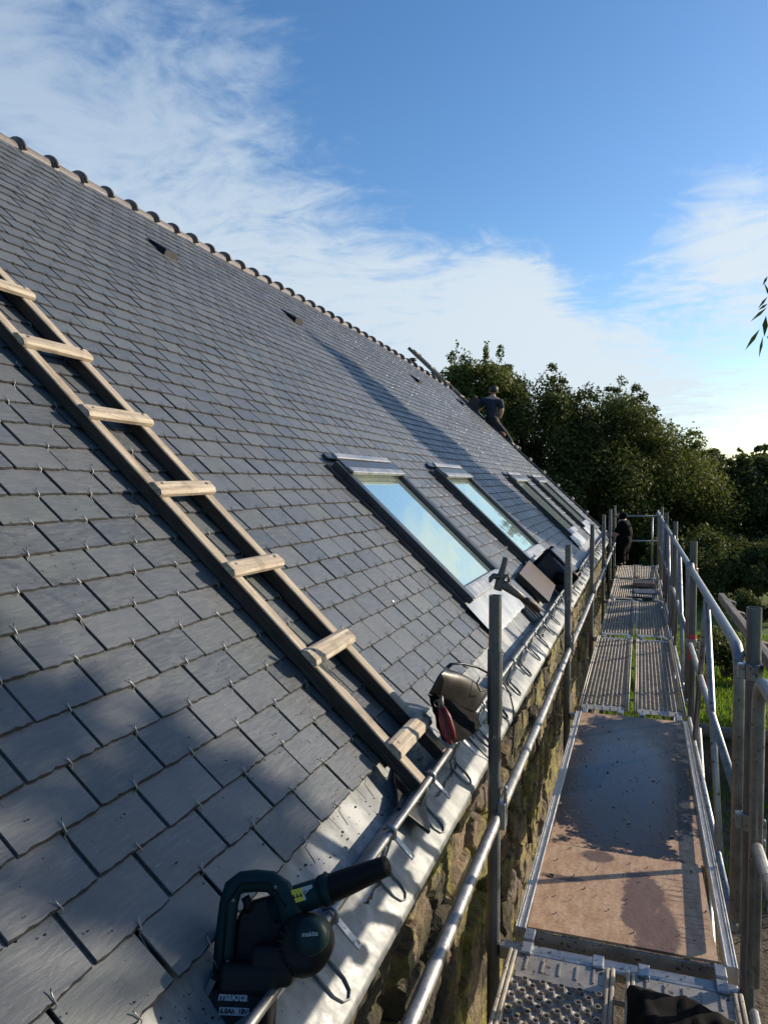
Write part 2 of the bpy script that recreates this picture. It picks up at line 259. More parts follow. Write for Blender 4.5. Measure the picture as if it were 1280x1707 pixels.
# ------------------------------------------------------------------ mesh builder
class MB:
    def __init__(s): s.v = []; s.f = []; s.a = []; s.m = []; s.cur = 0; s.sm = []; s.smooth = False
    def add(s, vs, fs, rnd=None):
        o = len(s.v); s.v += [tuple(q) for q in vs]; s.f += [tuple(i + o for i in f) for f in fs]
        s.m += [s.cur] * len(fs); s.sm += [s.smooth] * len(fs)
        if rnd is not None: s.a += [rnd] * len(vs)
        return s
    def box(s, c, size, rot=None, rnd=None, taper=1.0):
        x, y, z = (q / 2 for q in size); c = Vector(c)
        vs = [Vector((sx * x * (taper if sz > 0 else 1), sy * y * (taper if sz > 0 else 1), sz * z)) for sz in (-1, 1) for sy in (-1, 1) for sx in (-1, 1)]
        if rot is not None: vs = [rot @ q for q in vs]
        return s.add([c + q for q in vs], [(0, 2, 3, 1), (4, 5, 7, 6), (0, 1, 5, 4), (2, 6, 7, 3), (0, 4, 6, 2), (1, 3, 7, 5)], rnd)
    def bar(s, p0, p1, w, h, upv=(0, 0, 1)):
        p0, p1 = Vector(p0), Vector(p1); d = p1 - p0; y = d.normalized(); u = Vector(upv); x = y.cross(u).normalized(); z = x.cross(y)
        return s.box((p0 + p1) / 2, (w, d.length, h), Matrix((x, y, z)).transposed())
    def path(s, pts, r, n=10, caps=True, flat=None):
        pts = [Vector(p) for p in pts]; rs = r if isinstance(r, (list, tuple)) else [r] * len(pts); vs = []; prev = None
        for i, p in enumerate(pts):
            d = (pts[min(i + 1, len(pts) - 1)] - pts[max(i - 1, 0)]).normalized()
            if prev is None:
                a = Vector((0, 0, 1)) if abs(d.z) < .9 else Vector((1, 0, 0)); x = a.cross(d).normalized()
            else: x = (prev - d * prev.dot(d)).normalized()
            prev = x; y = d.cross(x)
            fx, fy = flat or (1, 1)
            for k in range(n):
                t_ = 2 * math.pi * k / n; vs.append(p + (x * math.cos(t_) * fx + y * math.sin(t_) * fy) * rs[i])
        fs = [(i * n + k, i * n + (k + 1) % n, (i + 1) * n + (k + 1) % n, (i + 1) * n + k) for i in range(len(pts) - 1) for k in range(n)]
        sm = s.smooth; s.smooth = n > 5; s.add(vs, fs); s.smooth = False
        if caps:
            o = len(s.v) - len(vs)
            for rg in (list(range(n))[::-1], [(len(pts) - 1) * n + k for k in range(n)]):
                s.f.append(tuple(o + k for k in rg)); s.m.append(s.cur); s.sm.append(False)
        s.smooth = sm; return s
    def tube(s, a, b, r, n=12, r1=None): return s.path([a, b], [r, r if r1 is None else r1], n)
    def pipe(s, a, b, ro, ri, n=14):
        a, b = Vector(a), Vector(b); d = (b - a).normalized(); q = Vector((0, 0, 1)) if abs(d.z) < .9 else Vector((1, 0, 0)); x = q.cross(d).normalized(); y = d.cross(x)
        vs = [p + (x * math.cos(6.2832 * k / n) + y * math.sin(6.2832 * k / n)) * r for p, r in ((a, ri), (a, ro), (b, ro), (b, ri)) for k in range(n)]
        fs = [(i * n + k, i * n + (k + 1) % n, ((i + 1) % 4) * n + (k + 1) % n, ((i + 1) % 4) * n + k) for i in range(4) for k in range(n)]
        return s.add(vs, fs)
    def prism(s, poly, z0, z1, fn=lambda x, y, z: (x, y, z)):
        n = len(poly); vs = [fn(x, y, z) for z in (z0, z1) for x, y in poly]
        return s.add(vs, [tuple(range(n))[::-1], tuple(range(n, 2 * n))] + [(i, (i + 1) % n, n + (i + 1) % n, n + i) for i in range(n)])
    def build(s, name, mats, parent=None, world=False, bevel=0, seg=2):
        me = bpy.data.meshes.new(name); vs = s.v
        if world and parent is not None:
            inv = parent_matrix(parent).inverted(); vs = [tuple(inv @ Vector(q)) for q in vs]
        me.from_pydata(vs, [], s.f)
        for q in (mats if isinstance(mats, (list, tuple)) else [mats]): me.materials.append(MT[q] if isinstance(q, str) else q)
        me.polygons.foreach_set('material_index', s.m); me.polygons.foreach_set('use_smooth', s.sm)
        if s.a and len(s.a) == len(s.v):
            at = me.color_attributes.new('rnd', 'FLOAT_COLOR', 'POINT'); at.data.foreach_set('color', np.array([(*q, 1.0) for q in s.a], dtype=np.float32).ravel())
        me.update(); o = bpy.data.objects.new(name, me); COL.objects.link(o)
        if parent is not None: o.parent = parent
        if bevel:
            b = o.modifiers.new('bevel', 'BEVEL'); b.width = bevel; b.segments = seg; b.limit_method = 'ANGLE'; b.angle_limit = R(35)
        return o
def parent_matrix(o):
    mm = o.matrix_basis.copy()
    while o.parent: o = o.parent; mm = o.matrix_basis @ mm
    return mm
def tag(o, label=None, cat=None, group=None, kind=None):
    for k, v in (('label', label), ('category', cat), ('group', group), ('kind', kind)):
        if v: o[k] = v
    return o
def thing(name, label, cat, loc=(0, 0, 0), mat=None, group=None):
    o = bpy.data.objects.new(name, None); COL.objects.link(o); o.empty_display_size = .1
    if mat is not None: o.matrix_basis = mat
    else: o.location = loc
    return tag(o, label, cat, group)
def copy_tree(o, parent=None):
    c = o.copy(); COL.objects.link(c)
    if parent is not None: c.parent = parent
    for ch in list(o.children): copy_tree(ch, c)
    return c
def text(name, body, size, mat, matrix, parent, bold=0.0, shear=0.0, extrude=.0006):
    cu = bpy.data.curves.new(name, 'FONT'); cu.body = body; cu.size = size; cu.extrude = extrude; cu.offset = bold; cu.shear = shear; cu.align_x = 'CENTER'; cu.align_y = 'CENTER'
    tmp = bpy.data.objects.new(name, cu); COL.objects.link(tmp); bpy.context.view_layer.update()
    me = bpy.data.meshes.new_from_object(tmp.evaluated_get(bpy.context.evaluated_depsgraph_get())); bpy.data.objects.remove(tmp); bpy.data.curves.remove(cu)
    me.name = name; me.materials.clear(); me.materials.append(MT[mat]); o = bpy.data.objects.new(name, me); COL.objects.link(o); o.parent = parent; o.matrix_basis = matrix; return o
def fast_mesh(name, V, Fq, mats, rnd=None, parent=None, loops=4):
    me = bpy.data.meshes.new(name); nv, nf = len(V), len(Fq)
    me.vertices.add(nv); me.vertices.foreach_set('co', np.asarray(V, np.float32).ravel())
    me.loops.add(nf * loops); me.loops.foreach_set('vertex_index', np.asarray(Fq, np.int32).ravel())
    me.polygons.add(nf); me.polygons.foreach_set('loop_start', np.arange(nf, dtype=np.int32) * loops)
    me.update(calc_edges=True)
    for q in mats: me.materials.append(MT[q])
    if rnd is not None:
        at = me.color_attributes.new('rnd', 'FLOAT_COLOR', 'POINT'); at.data.foreach_set('color', np.hstack([rnd, np.ones((nv, 1))]).astype(np.float32).ravel())
    o = bpy.data.objects.new(name, me); COL.objects.link(o)
    if parent is not None: o.parent = parent
    return o
# ------------------------------------------------------------------ building
Y0, Y1 = -2.6, 16.0
def SR(y): return 4.98 - .0145 * max(0.0, y - 9.0) ** 1.95   # the old ridge sags towards its far end
B = thing('stone_farmhouse', 'long stone farmhouse with a steep grey slate roof, skylights and zinc gutter', 'building', (-4.2, 7.0, GZ))
SKY = [(4.33, .20), (6.76, .20), (10.72, .16), (13.15, .14)]; SK_W, SK_L = 1.18, 1.21
def wave(y, s): return .012 * mnoise.noise(Vector((y * .45, s * .6, 3.1))) + .006 * mnoise.noise(Vector((y * 1.3, s * 1.7, 8.1)))
def build_roof():
    EXP, WD, S0 = .1153, .2195, -.046
    deckb = MB()                                          # boarding below the slates and the far slope
    n = 18; vs = []
    for i in range(n + 1):
        y = Y0 + (Y1 - Y0) * i / n; c = RP(y, SR(y) + .02, -.05); vs += [RP(y, -.30, -.05), c, c + Vector((-3.9, 0, -3.7))]
    deckb.add(vs, [(i * 3 + k, i * 3 + 3 + k, i * 3 + 4 + k, i * 3 + 1 + k) for i in range(n) for k in (0, 1)])
    mb = MB(); hooks = []
    nrow = int((SR(0) - S0) / EXP) + 1
    for i in range(nrow):
        sb = S0 + i * EXP + (0 if i else .0); off = (i % 2) * .5 * WD + random.uniform(-.006, .006)
        y = Y0 + off; hi_row = sb < 3.2
        while y < Y1 - .02:
            w = WD; gp = .0046 if (y < 3.2 and sb < .9) else .0066; y0, y1 = y + gp + random.uniform(0, .0022), y + w - gp - random.uniform(0, .0022); y += w
            y1 = min(y1, Y1); yc = (y0 + y1) / 2
            skip = sb > SR(yc) - .02
            for (sy, ss) in SKY:
                if y0 > sy - .02 and y1 < sy + SK_W + .02 and sb > ss - .02 and sb + EXP < ss + SK_L + .03: skip = True
                # the apron flashing covers what lies below each skylight
                if y0 > sy - .02 and y1 < sy + SK_W + .02 and sb < ss - .03: skip = True
            if skip: continue
            near = yc < 4.2 and hi_row; mid = yc < 8
            top = min(sb + .245, SR(yc) + .03); tw = random.uniform(-.0016, .0016); lift = random.uniform(-.0006, .0012); th = random.uniform(.0040, .0054)
            rn = (random.random(), random.random(), random.random()); ds = random.uniform(-.0016, .0016)
            n = 15 if near else (4 if mid else 2); bot = []
            for k in range(n):
                q = k / (n - 1); jag = (random.gauss(0, .0012) if near else random.uniform(-.0015, .0015)) if 0 < k < n - 1 else random.uniform(0, .0018)
                bot.append((y0 + (y1 - y0) * q, sb + ds + jag))
            def hh(yy, s_): return wave(yy, s_) + .0035 + lift + (top - s_) / .245 * .0165 + tw * (yy - yc) / .1
            vs = []
            for yy, s_ in bot: vs.append(RP(yy, s_ - .0015, hh(yy, s_)))                  # lower back edge
            for yy, s_ in bot: vs.append(RP(yy, s_ + random.uniform(.001, .004), hh(yy, s_) + th))            # upper front edge
            vs += [RP(y1, top, hh(y1, top) + th), RP(y0, top, hh(y0, top) + th), RP(y1, top, hh(y1, top)), RP(y0, top, hh(y0, top))]
            fs = [(k, k + 1, n + k + 1, n + k) for k in range(n - 1)] + [tuple(range(n, 2 * n)) + (2 * n, 2 * n + 1), (n - 1, 2 * n + 2, 2 * n, 2 * n - 1), (0, n, 2 * n + 1, 2 * n + 3)]
            mb.add(vs, fs, rn)
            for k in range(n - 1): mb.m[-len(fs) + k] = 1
            if yc > -.2 and yc < 15.9: hooks.append((yc + random.uniform(-.012, .012), sb + ds, hh(yc, sb) + th))
    roof = mb.build('slate_roof', ['slate', 'slate_edge'], B, world=True)
    deckb.build('roof_boarding', 'oldwood', B, world=True)
    # wire hooks, one at the foot of each slate
    def hook_pts(): 
        l = random.uniform(-.006, .006); t_ = random.uniform(.014, .021); g = random.uniform(-.003, .003)
        return [(g, -.055, -.017), (g * .5, -.010, -.009), (l * .2, -.006, .002), (l, t_ * .6, .0030), (l * 1.6, t_, .0065)]
    hooks.sort(key=lambda q: (RP(*q) - CAM).length if at_view(RP(*q)) else 99)
    protos = []
    for k in range(6):
        pb = MB(); pb.path(hook_pts(), .0014, 6); protos.append(pb)
    first = {}
    for i, (y, s_, h) in enumerate(hooks[:100]):
        k = i % 6
        if k not in first: o = first[k] = protos[k].build('slate_hook', 'galv', roof)
        else: o = first[k].copy(); COL.objects.link(o)
        o.parent = roof; o.matrix_basis = Matrix.Translation(-Vector(B.location)) @ roof_matrix(y, s_, h)
    hb = MB()
    for (y, s_, h) in hooks[100:]:
        pts = hook_pts()[1:] if y < 9 else hook_pts()[2:]
        hb.path([RP(y + p[0], s_ + p[1], h + p[2]) for p in pts], (.0016 if y < 5 else .0024), 4 if y < 6 else 3, caps=False)
    tag(hb.build('slate_hooks', 'galv', roof, world=True), kind='stuff')
    return roof
def at_view(P):
    c = Rw.transposed() @ (P - CAM)
    if c[2] <= .1: return False
    x, y = CX + F_PX * c[0] / c[2], CY + F_PX * c[1] / c[2]; return -20 < x < 1300 and -20 < y < 1730
ROOF = build_roof()
def build_ridge():
    mb = MB(); y = Y0 - .1; step = .327; n = 11
    while y < Y1:
        apex = RP(y, SR(y + .16) + .02, .0); px, pz = apex.x, apex.z
        def ring(yy, r, dz=0): return [(px + math.cos(a) * r * 1.08, yy, pz - .055 + dz + math.sin(a) * r) for a in [math.pi * (1.08 - 1.16 * k / (n - 1)) for k in range(n)]]
        yy = min(y + step, Y1); j = random.uniform(-.005, .005)
        prof = [(y - .02, .098), (y + .025, .098), (y + .026, .082), (yy, .078)]
        vs = sum([ring(a, r, j) for a, r in prof], []); fs = [(i * n + k, i * n + k + 1, (i + 1) * n + k + 1, (i + 1) * n + k) for i in range(3) for k in range(n - 1)]
        vs += ring(y - .02, .068, j); fs += [(4 * n + k, 4 * n + k + 1, k + 1, k) for k in range(n - 1)]
        mb.smooth = False; mb.cur = 0; mb.add(vs, fs)
        mb.path([(px + .006 + math.cos(a) * .108, y + .002, pz - .055 + j + math.sin(a) * .100) for a in [math.pi * (1.0 - 1.0 * k / 10) for k in range(11)]], .014, 6)
        mb.box((px + .065, (y + yy) / 2, pz - .078), (.05, step, .05), Matrix.Rotation(R(40), 3, 'Y'))
        y += step
    rg = mb.build('ridge', ['ridge', 'mortar'], B, world=True)
    v = MB(); base = RP(14.2, SR(14.2) + .02) - Vector((0.05, 0, .1)); v.pipe(base, base + Vector((0, 0, .26)), .045, .04, 14); v.pipe(base + Vector((0, 0, .22)), base + Vector((0, 0, .27)), .075, .06, 14)
    v.build('vent_pipe', 'rubber', B, world=True)
build_ridge()
def slate_vent(y, s, w=.2, l=.12):
    mb = MB(); mm = roof_matrix(y, s, .015)
    def T(x, yy, z): return mm @ Vector((x, yy, z))
    mb.add([T(-w / 2, -l, .006), T(w / 2, -l, .006), T(w / 2 * .8, -l * .75, .055), T(-w / 2 * .8, -l * .75, .055), T(-w / 2, l, .012), T(w / 2, l, .012)], [(0, 1, 2, 3), (3, 2, 5, 4), (0, 3, 4), (1, 5, 2)])
    mb.build('roof_vent', 'blackp', B, world=True)
for q in [(268, 420), (484, 532), (690, 634), (765, 672)]:
    slate_vent(*at_roof(*q))
# ---- zinc valley gutter at the eave
def build_gutter():
    def strip(mb, prof, ya, yb, seg=.25):
        n = max(1, int((yb - ya) / seg)); m_ = len(prof); vs = []
        for i in range(n + 1):
            y = ya + (yb - ya) * i / n
            for (s, h) in prof: vs.append(RP(y, s, h + .0015 * mnoise.noise(Vector((y * 2.2, s * 9, 1)))))
        mb.add(vs, [(i * m_ + k, (i + 1) * m_ + k, (i + 1) * m_ + k + 1, i * m_ + k + 1) for i in range(n) for k in range(m_ - 1)])
    mb = MB(); mb.smooth = True; y = -.95; i = 0
    while y < Y1:
        yb = min(y + 1.98, Y1); up = .003 * (i % 2)
        strip(mb, [(.06, -.012), (-.05, -.008), (-.13, -.014 + up), (-.178, -.012 + up)], y, yb)
        ya = y + .004
        strip(mb, [(-.176, -.012 + up), (-.2, -.008 + up), (-.29, -.004 + up), (-.355, -.002 + up), (-.372, -.012 + up), (-.375, -.04)], ya, yb - .004)
        if i % 2: mb.box(RP(yb, -.28, .002), (.018, .19, .006), Matrix((Vector((0, 1, 0)), SS, SN)).transposed())
        y = yb; i += 1
    # upstand the bead rolls over
    strip(mb, [(-.176, -.012), (-.186, .035), (-.189, .07)], -.95, Y1, .3)
    g = mb.build('gutter', 'zinc', B, world=True)
    r = MB(); pts = [RP(y, -.193 + .003 * math.sin(y * 2.1), .077 + .003 * math.sin(y * 3.3 + 1)) for y in np.arange(-.95, Y1, .3)]
    r.path(pts, .0105, 10); r.build('gutter_bead', 'rail', g, world=True)
    def place(o, y): o.parent = g; o.matrix_basis = Matrix.Translation(-Vector(B.location)) @ roof_matrix(y, -.193, .077)
    pu = MB()
    a = [(-.032, -.010, .006), (-.032, -.024, -.02), (-.032, -.040, -.062), (-.032, -.060, -.0745), (-.031, -.118, -.0755), (-.020, -.142, -.0755), (0, -.150, -.0755), (.020, -.142, -.0755), (.031, -.118, -.0755), (.032, -.060, -.0745), (.032, -.040, -.062), (.032, -.010, .0)]
    pu.path(a, .0042, 8, flat=(.6, 1.3)); hk = None
    for i in range(36):
        y = 2.306 / K * (K - .03) - .4 * 4 + .412 * i
        if y > Y1 - .1: break
        if hk is None: hk = pu.build('gutter_hook', 'zinc', g); o = hk
        else: o = hk.copy(); COL.objects.link(o)
        place(o, y)
    pt = MB(); pt.path([(0, .02, -.004), (0, .012, .016), (0, -.006, .018), (0, -.02, .002), (0, -.008, -.016)], .006, 8)
    pt.box((.004, -.05, .002), (.020, .085, .004)); tb = None
    for i in range(36):
        y = 1.594 - .44 * 3 + .437 * i
        y *= (K - .06) / K
        if y > Y1 - .1: break
        if tb is None: tb = pt.build('gutter_clip', 'galv', g); o = tb
        else: o = tb.copy(); COL.objects.link(o)
        place(o, y)
    return g
GUT = build_gutter()
# ---- skylights
def build_skylight(y, s):
    e = bpy.data.objects.new('skylight', None); COL.objects.link(e); e.parent = B; e.matrix_basis = Matrix.Translation(-Vector(B.location)) @ roof_matrix(y, s, 0.0)
    w, l, h, t_ = SK_W, SK_L, .088, .058
    f = MB(); f.box((t_ / 2, l / 2, h / 2), (t_, l, h)); f.box((w - t_ / 2, l / 2, h / 2), (t_, l, h)); f.box((w / 2, t_ / 2 + .03, h / 2 - .012), (w - 2 * t_ - .002, t_ + .05, h - .024)); f.box((w / 2, l - .06, h / 2), (w - 2 * t_ - .002, .12, h))
    f.build('frame', 'frame', e, bevel=.005)
    q = MB(); q.box((w / 2, l / 2 + .01, .047), (w - 2 * t_ + .01, l - .2, .014)); q.build('pane', 'glass', e)
    for x in (t_ + .012, w - t_ - .012):
        q = MB(); q.box((x, l / 2 - .03, .07), (.022, l - .18, .030)); q.build('sash', 'frame', e, bevel=.003)
    q = MB(); q.box((w / 2, .045, .082), (w - 2 * t_ - .004, .085, .014)); q.box((w / 2, .092, .073), (w - 2 * t_ - .06, .012, .02)); q.build('bottom_cover', 'hood', e, bevel=.004)
    q = MB(); q.box((w / 2 + .005, l - .10, .098), (w - .075, .055, .022), Matrix.Rotation(R(-5), 3, 'X')); q.build('hood', 'hood', e, bevel=.006)
    q = MB(); q.box((w / 2 + .005, l - .04, .088), (w - .07, .085, .02)); q.build('hood_joint', 'frame', e, bevel=.004)
    q = MB(); q.box((w / 2 + .005, l + .045, .088), (w - .10, .05, .02)); q.build('hood_cap', 'hood', e, bevel=.006)
    q = MB(); q.box((w / 2 + .03, l + .10, .034), (w - .10, .05, .02)); q.build('head_flashing', 'frame', e, bevel=.004)
    for x in (-.02, w + .02):
        q = MB(); q.box((x, l / 2, .026), (.038, l + .04, .034)); q.build('side_flashing', 'frame', e)
    q = MB(); n = 14; vs = []
    for i in range(n + 1):
        x = -.06 + (w + .12) * i / n
        vs += [(x, .02, .05), (x, -.02, .047 + .003 * math.sin(i * 1.7)), (x, -s + .0 - .02, .040 + .003 * math.sin(i * 2.3)), (x, -s - .045 + .006 * (i % 2), .034)]
    q.smooth = True; q.add(vs, [(i * 4 + k, i * 4 + k + 1, i * 4 + k + 5, i * 4 + k + 4) for i in range(n) for k in range(3)]); q.build('apron_flashing', 'lead', e)
for y, s in SKY: build_skylight(y, s)
# ---- walls
def build_wall():
    # rough rubble face seen between the eave and the scaffold; one tall opening in it
    eave = RP(0, -.375, -.04); top = eave.z + .06; XW = eave.x - .075
    ys = np.concatenate([np.arange(Y0, .6, .12), np.arange(.6, 4.2, .013), np.arange(4.2, 6, .022), np.arange(6, Y1 + .01, .07)]); zs = np.concatenate([np.arange(GZ, -1.6, .12), np.arange(-1.6, -.5, .03), np.arange(-.5, top, .013), [top + .05]])
    pts = {}; rs = np.random.default_rng(3); H = {}
    def cell(i, j):
        if (i, j) not in pts: pts[(i, j)] = (i + rs.uniform(.12, .88), j + rs.uniform(.12, .88), rs.uniform(-.02, .035))
        return pts[(i, j)]
    vs = []
    for y in ys:
        for z in zs:
            wy = y + .05 * mnoise.noise(Vector((y * 4, z * 4, 0))); wz = z + .04 * mnoise.noise(Vector((y * 4, z * 4, 9)))
            u, v = wy / .27, wz / .17; iu, iv = math.floor(u), math.floor(v); d1 = d2 = 9; hh = 0
            for a in (-1, 0, 1):
                for b in (-1, 0, 1):
                    c = cell(iu + a, iv + b); d = math.hypot((c[0] - u), (c[1] - v))
                    if d < d1: d2 = d1; d1 = d; hh = c[2]
                    elif d < d2: d2 = d
            ed = min(1, (d2 - d1) / .28); e_ = min(1, ed * 2.2); x = XW + hh * .8 + .035 * (e_ * e_ * (3 - 2 * e_)) - .03 + .010 * mnoise.noise(Vector((y * 17, z * 17, 5))) + .008 * abs(mnoise.noise(Vector((y * 37, z * 37, 5)))) + .006 * mnoise.noise(Vector((y * 80, z * 80, 5)))
            o = 0
            if 1.90 < y < 2.12 + .02 * math.sin(z * 20) and z < .36 - .5 * max(0, 2.0 - y): o = -.28
            vs.append((x + o, y, z))
    nz = len(zs); ny = len(ys)
    fs = [(i * nz + j, (i + 1) * nz + j, (i + 1) * nz + j + 1, i * nz + j + 1) for i in range(ny - 1) for j in range(nz - 1)]
    mb = MB(); mb.smooth = False; mb.add(vs, fs); wl = mb.build('wall', 'stone', B, world=True)
    g = MB(); back = None                 # the far gable and near gable
    for yy in (Y1 - .03, Y0 + .05):
        a = RP(yy, -.30, -.09); c = RP(yy, SR(yy), -.09)
        g.add([(XW - .3, yy, GZ), (XW - .3, yy, a.z), (a.x - .1, yy, a.z + .02), (c.x, yy, c.z - .04), (c.x * 2 - XW, yy, a.z), (c.x * 2 - XW, yy, GZ)], [(0, 1, 2, 3, 4, 5)])
    g.build('gable', 'stone', B, world=True)
    # verge strip along the far gable edge, held with pale clips
    q = MB(); rm = Matrix((Vector((0, 1, 0)), SS, SN)).transposed(); q.box(RP(Y1 + .03, 2.05, .03), (.05, 4.6, .055), rm); vg = q.build('verge_trim', 'frame', B, world=True)
    pc = MB(); pc.box((0, 0, 0), (.10, .05, .05)); cl = None
    for s in (.35, .75, 1.16, 1.56, 1.96, 2.35):
        if cl is None: cl = pc.build('verge_clip', 'mortar', vg); o = cl
        else: o = cl.copy(); COL.objects.link(o)
        o.parent = vg; o.matrix_basis = Matrix.Translation(-Vector(B.location)) @ roof_matrix(Y1 + .02, s, .075)
build_wall()
# ------------------------------------------------------------------ roof ladder
def build_ladder(label, mat, n_rungs, rung_s, length, grp=None, pad=True):
    t = thing('roof_ladder', label, 'ladder', mat=mat, group=grp); W_ = .335
    for x in (.0225, W_ - .0225):
        mb = MB(); n = 14
        for i in range(n):
            a, b = -.13 + (length + .13) * i / n, -.13 + (length + .13) * (i + 1) / n
        pts = [(x + .003 * math.sin(k * .9 + x * 9), -.13 + (length + .13) * k / n) for k in range(n + 1)]
        vs = []
        for (px, py) in pts:
            for dx, dz in ((-.027, .027), (.027, .027), (.027, .068), (.023, .072), (-.023, .072), (-.027, .068)): vs.append((px + dx, py, dz))
        fs = [(i * 6 + k, i * 6 + (k + 1) % 6, (i + 1) * 6 + (k + 1) % 6, (i + 1) * 6 + k) for i in range(n) for k in range(6)] + [tuple(range(6))[::-1], tuple(range(n * 6, n * 6 + 6))]
        mb.add(vs, fs)
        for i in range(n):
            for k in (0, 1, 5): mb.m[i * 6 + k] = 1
        mb.build('rail', ['ladder', 'ladder_shade'], t)
        if pad:
            p = MB(); pp = []; rr = []
            yy = -.02
            while yy < length: 
                pp += [(x, yy, .021), (x, yy + .20, .021), (x, yy + .21, .021)]; rr += [.021, .021, .0165]; yy += .215
            p.path([Vector((a, b, c * .8)) for a, b, c in pp], [q * .8 for q in rr], 10); p.build('foam_padding', 'rubber', t)
    for i in range(n_rungs):
        mb = MB(); c = rung_s * i; rz = random.uniform(-.025, .025); w = .068 + random.uniform(-.004, .004); x0, x1 = -.018, W_ + .018
        prof = [(-w / 2, .0), (w / 2, .0), (w / 2, .018), (w / 2 - .014, .034), (-w / 2 + .014, .036), (-w / 2, .02)]
        vs = [(x, c + y + rz * (x - .17), (.0745 + z * .68) + (random.uniform(-.002, .002) if z > .01 else 0)) for x in (x0, x0 + .012, x1 - .012, x1) for y, z in [((y_ * (.96 if x in (x0, x1) else 1)), z_ * (.97 if x in (x0, x1) else 1)) for y_, z_ in prof]]
        fs = [(a * 6 + k, (a + 1) * 6 + k, (a + 1) * 6 + (k + 1) % 6, a * 6 + (k + 1) % 6) for a in range(3) for k in range(6)] + [tuple(range(6)), tuple(range(18, 24))[::-1]]
        mb.add(vs, fs); rg = mb.build('rung', 'rung', t)
        for x in (.022, W_ - .022):
            s = MB(); s.tube((x, c + .008, .095), (x, c + .008, .1005), .006, 8); s.build('nail', 'iron', rg)
    return t
build_ladder('pale wooden roof ladder lying up the slates beside the tool bag', roof_matrix(2.262, -.052, .008), 13, .409, 4.9)
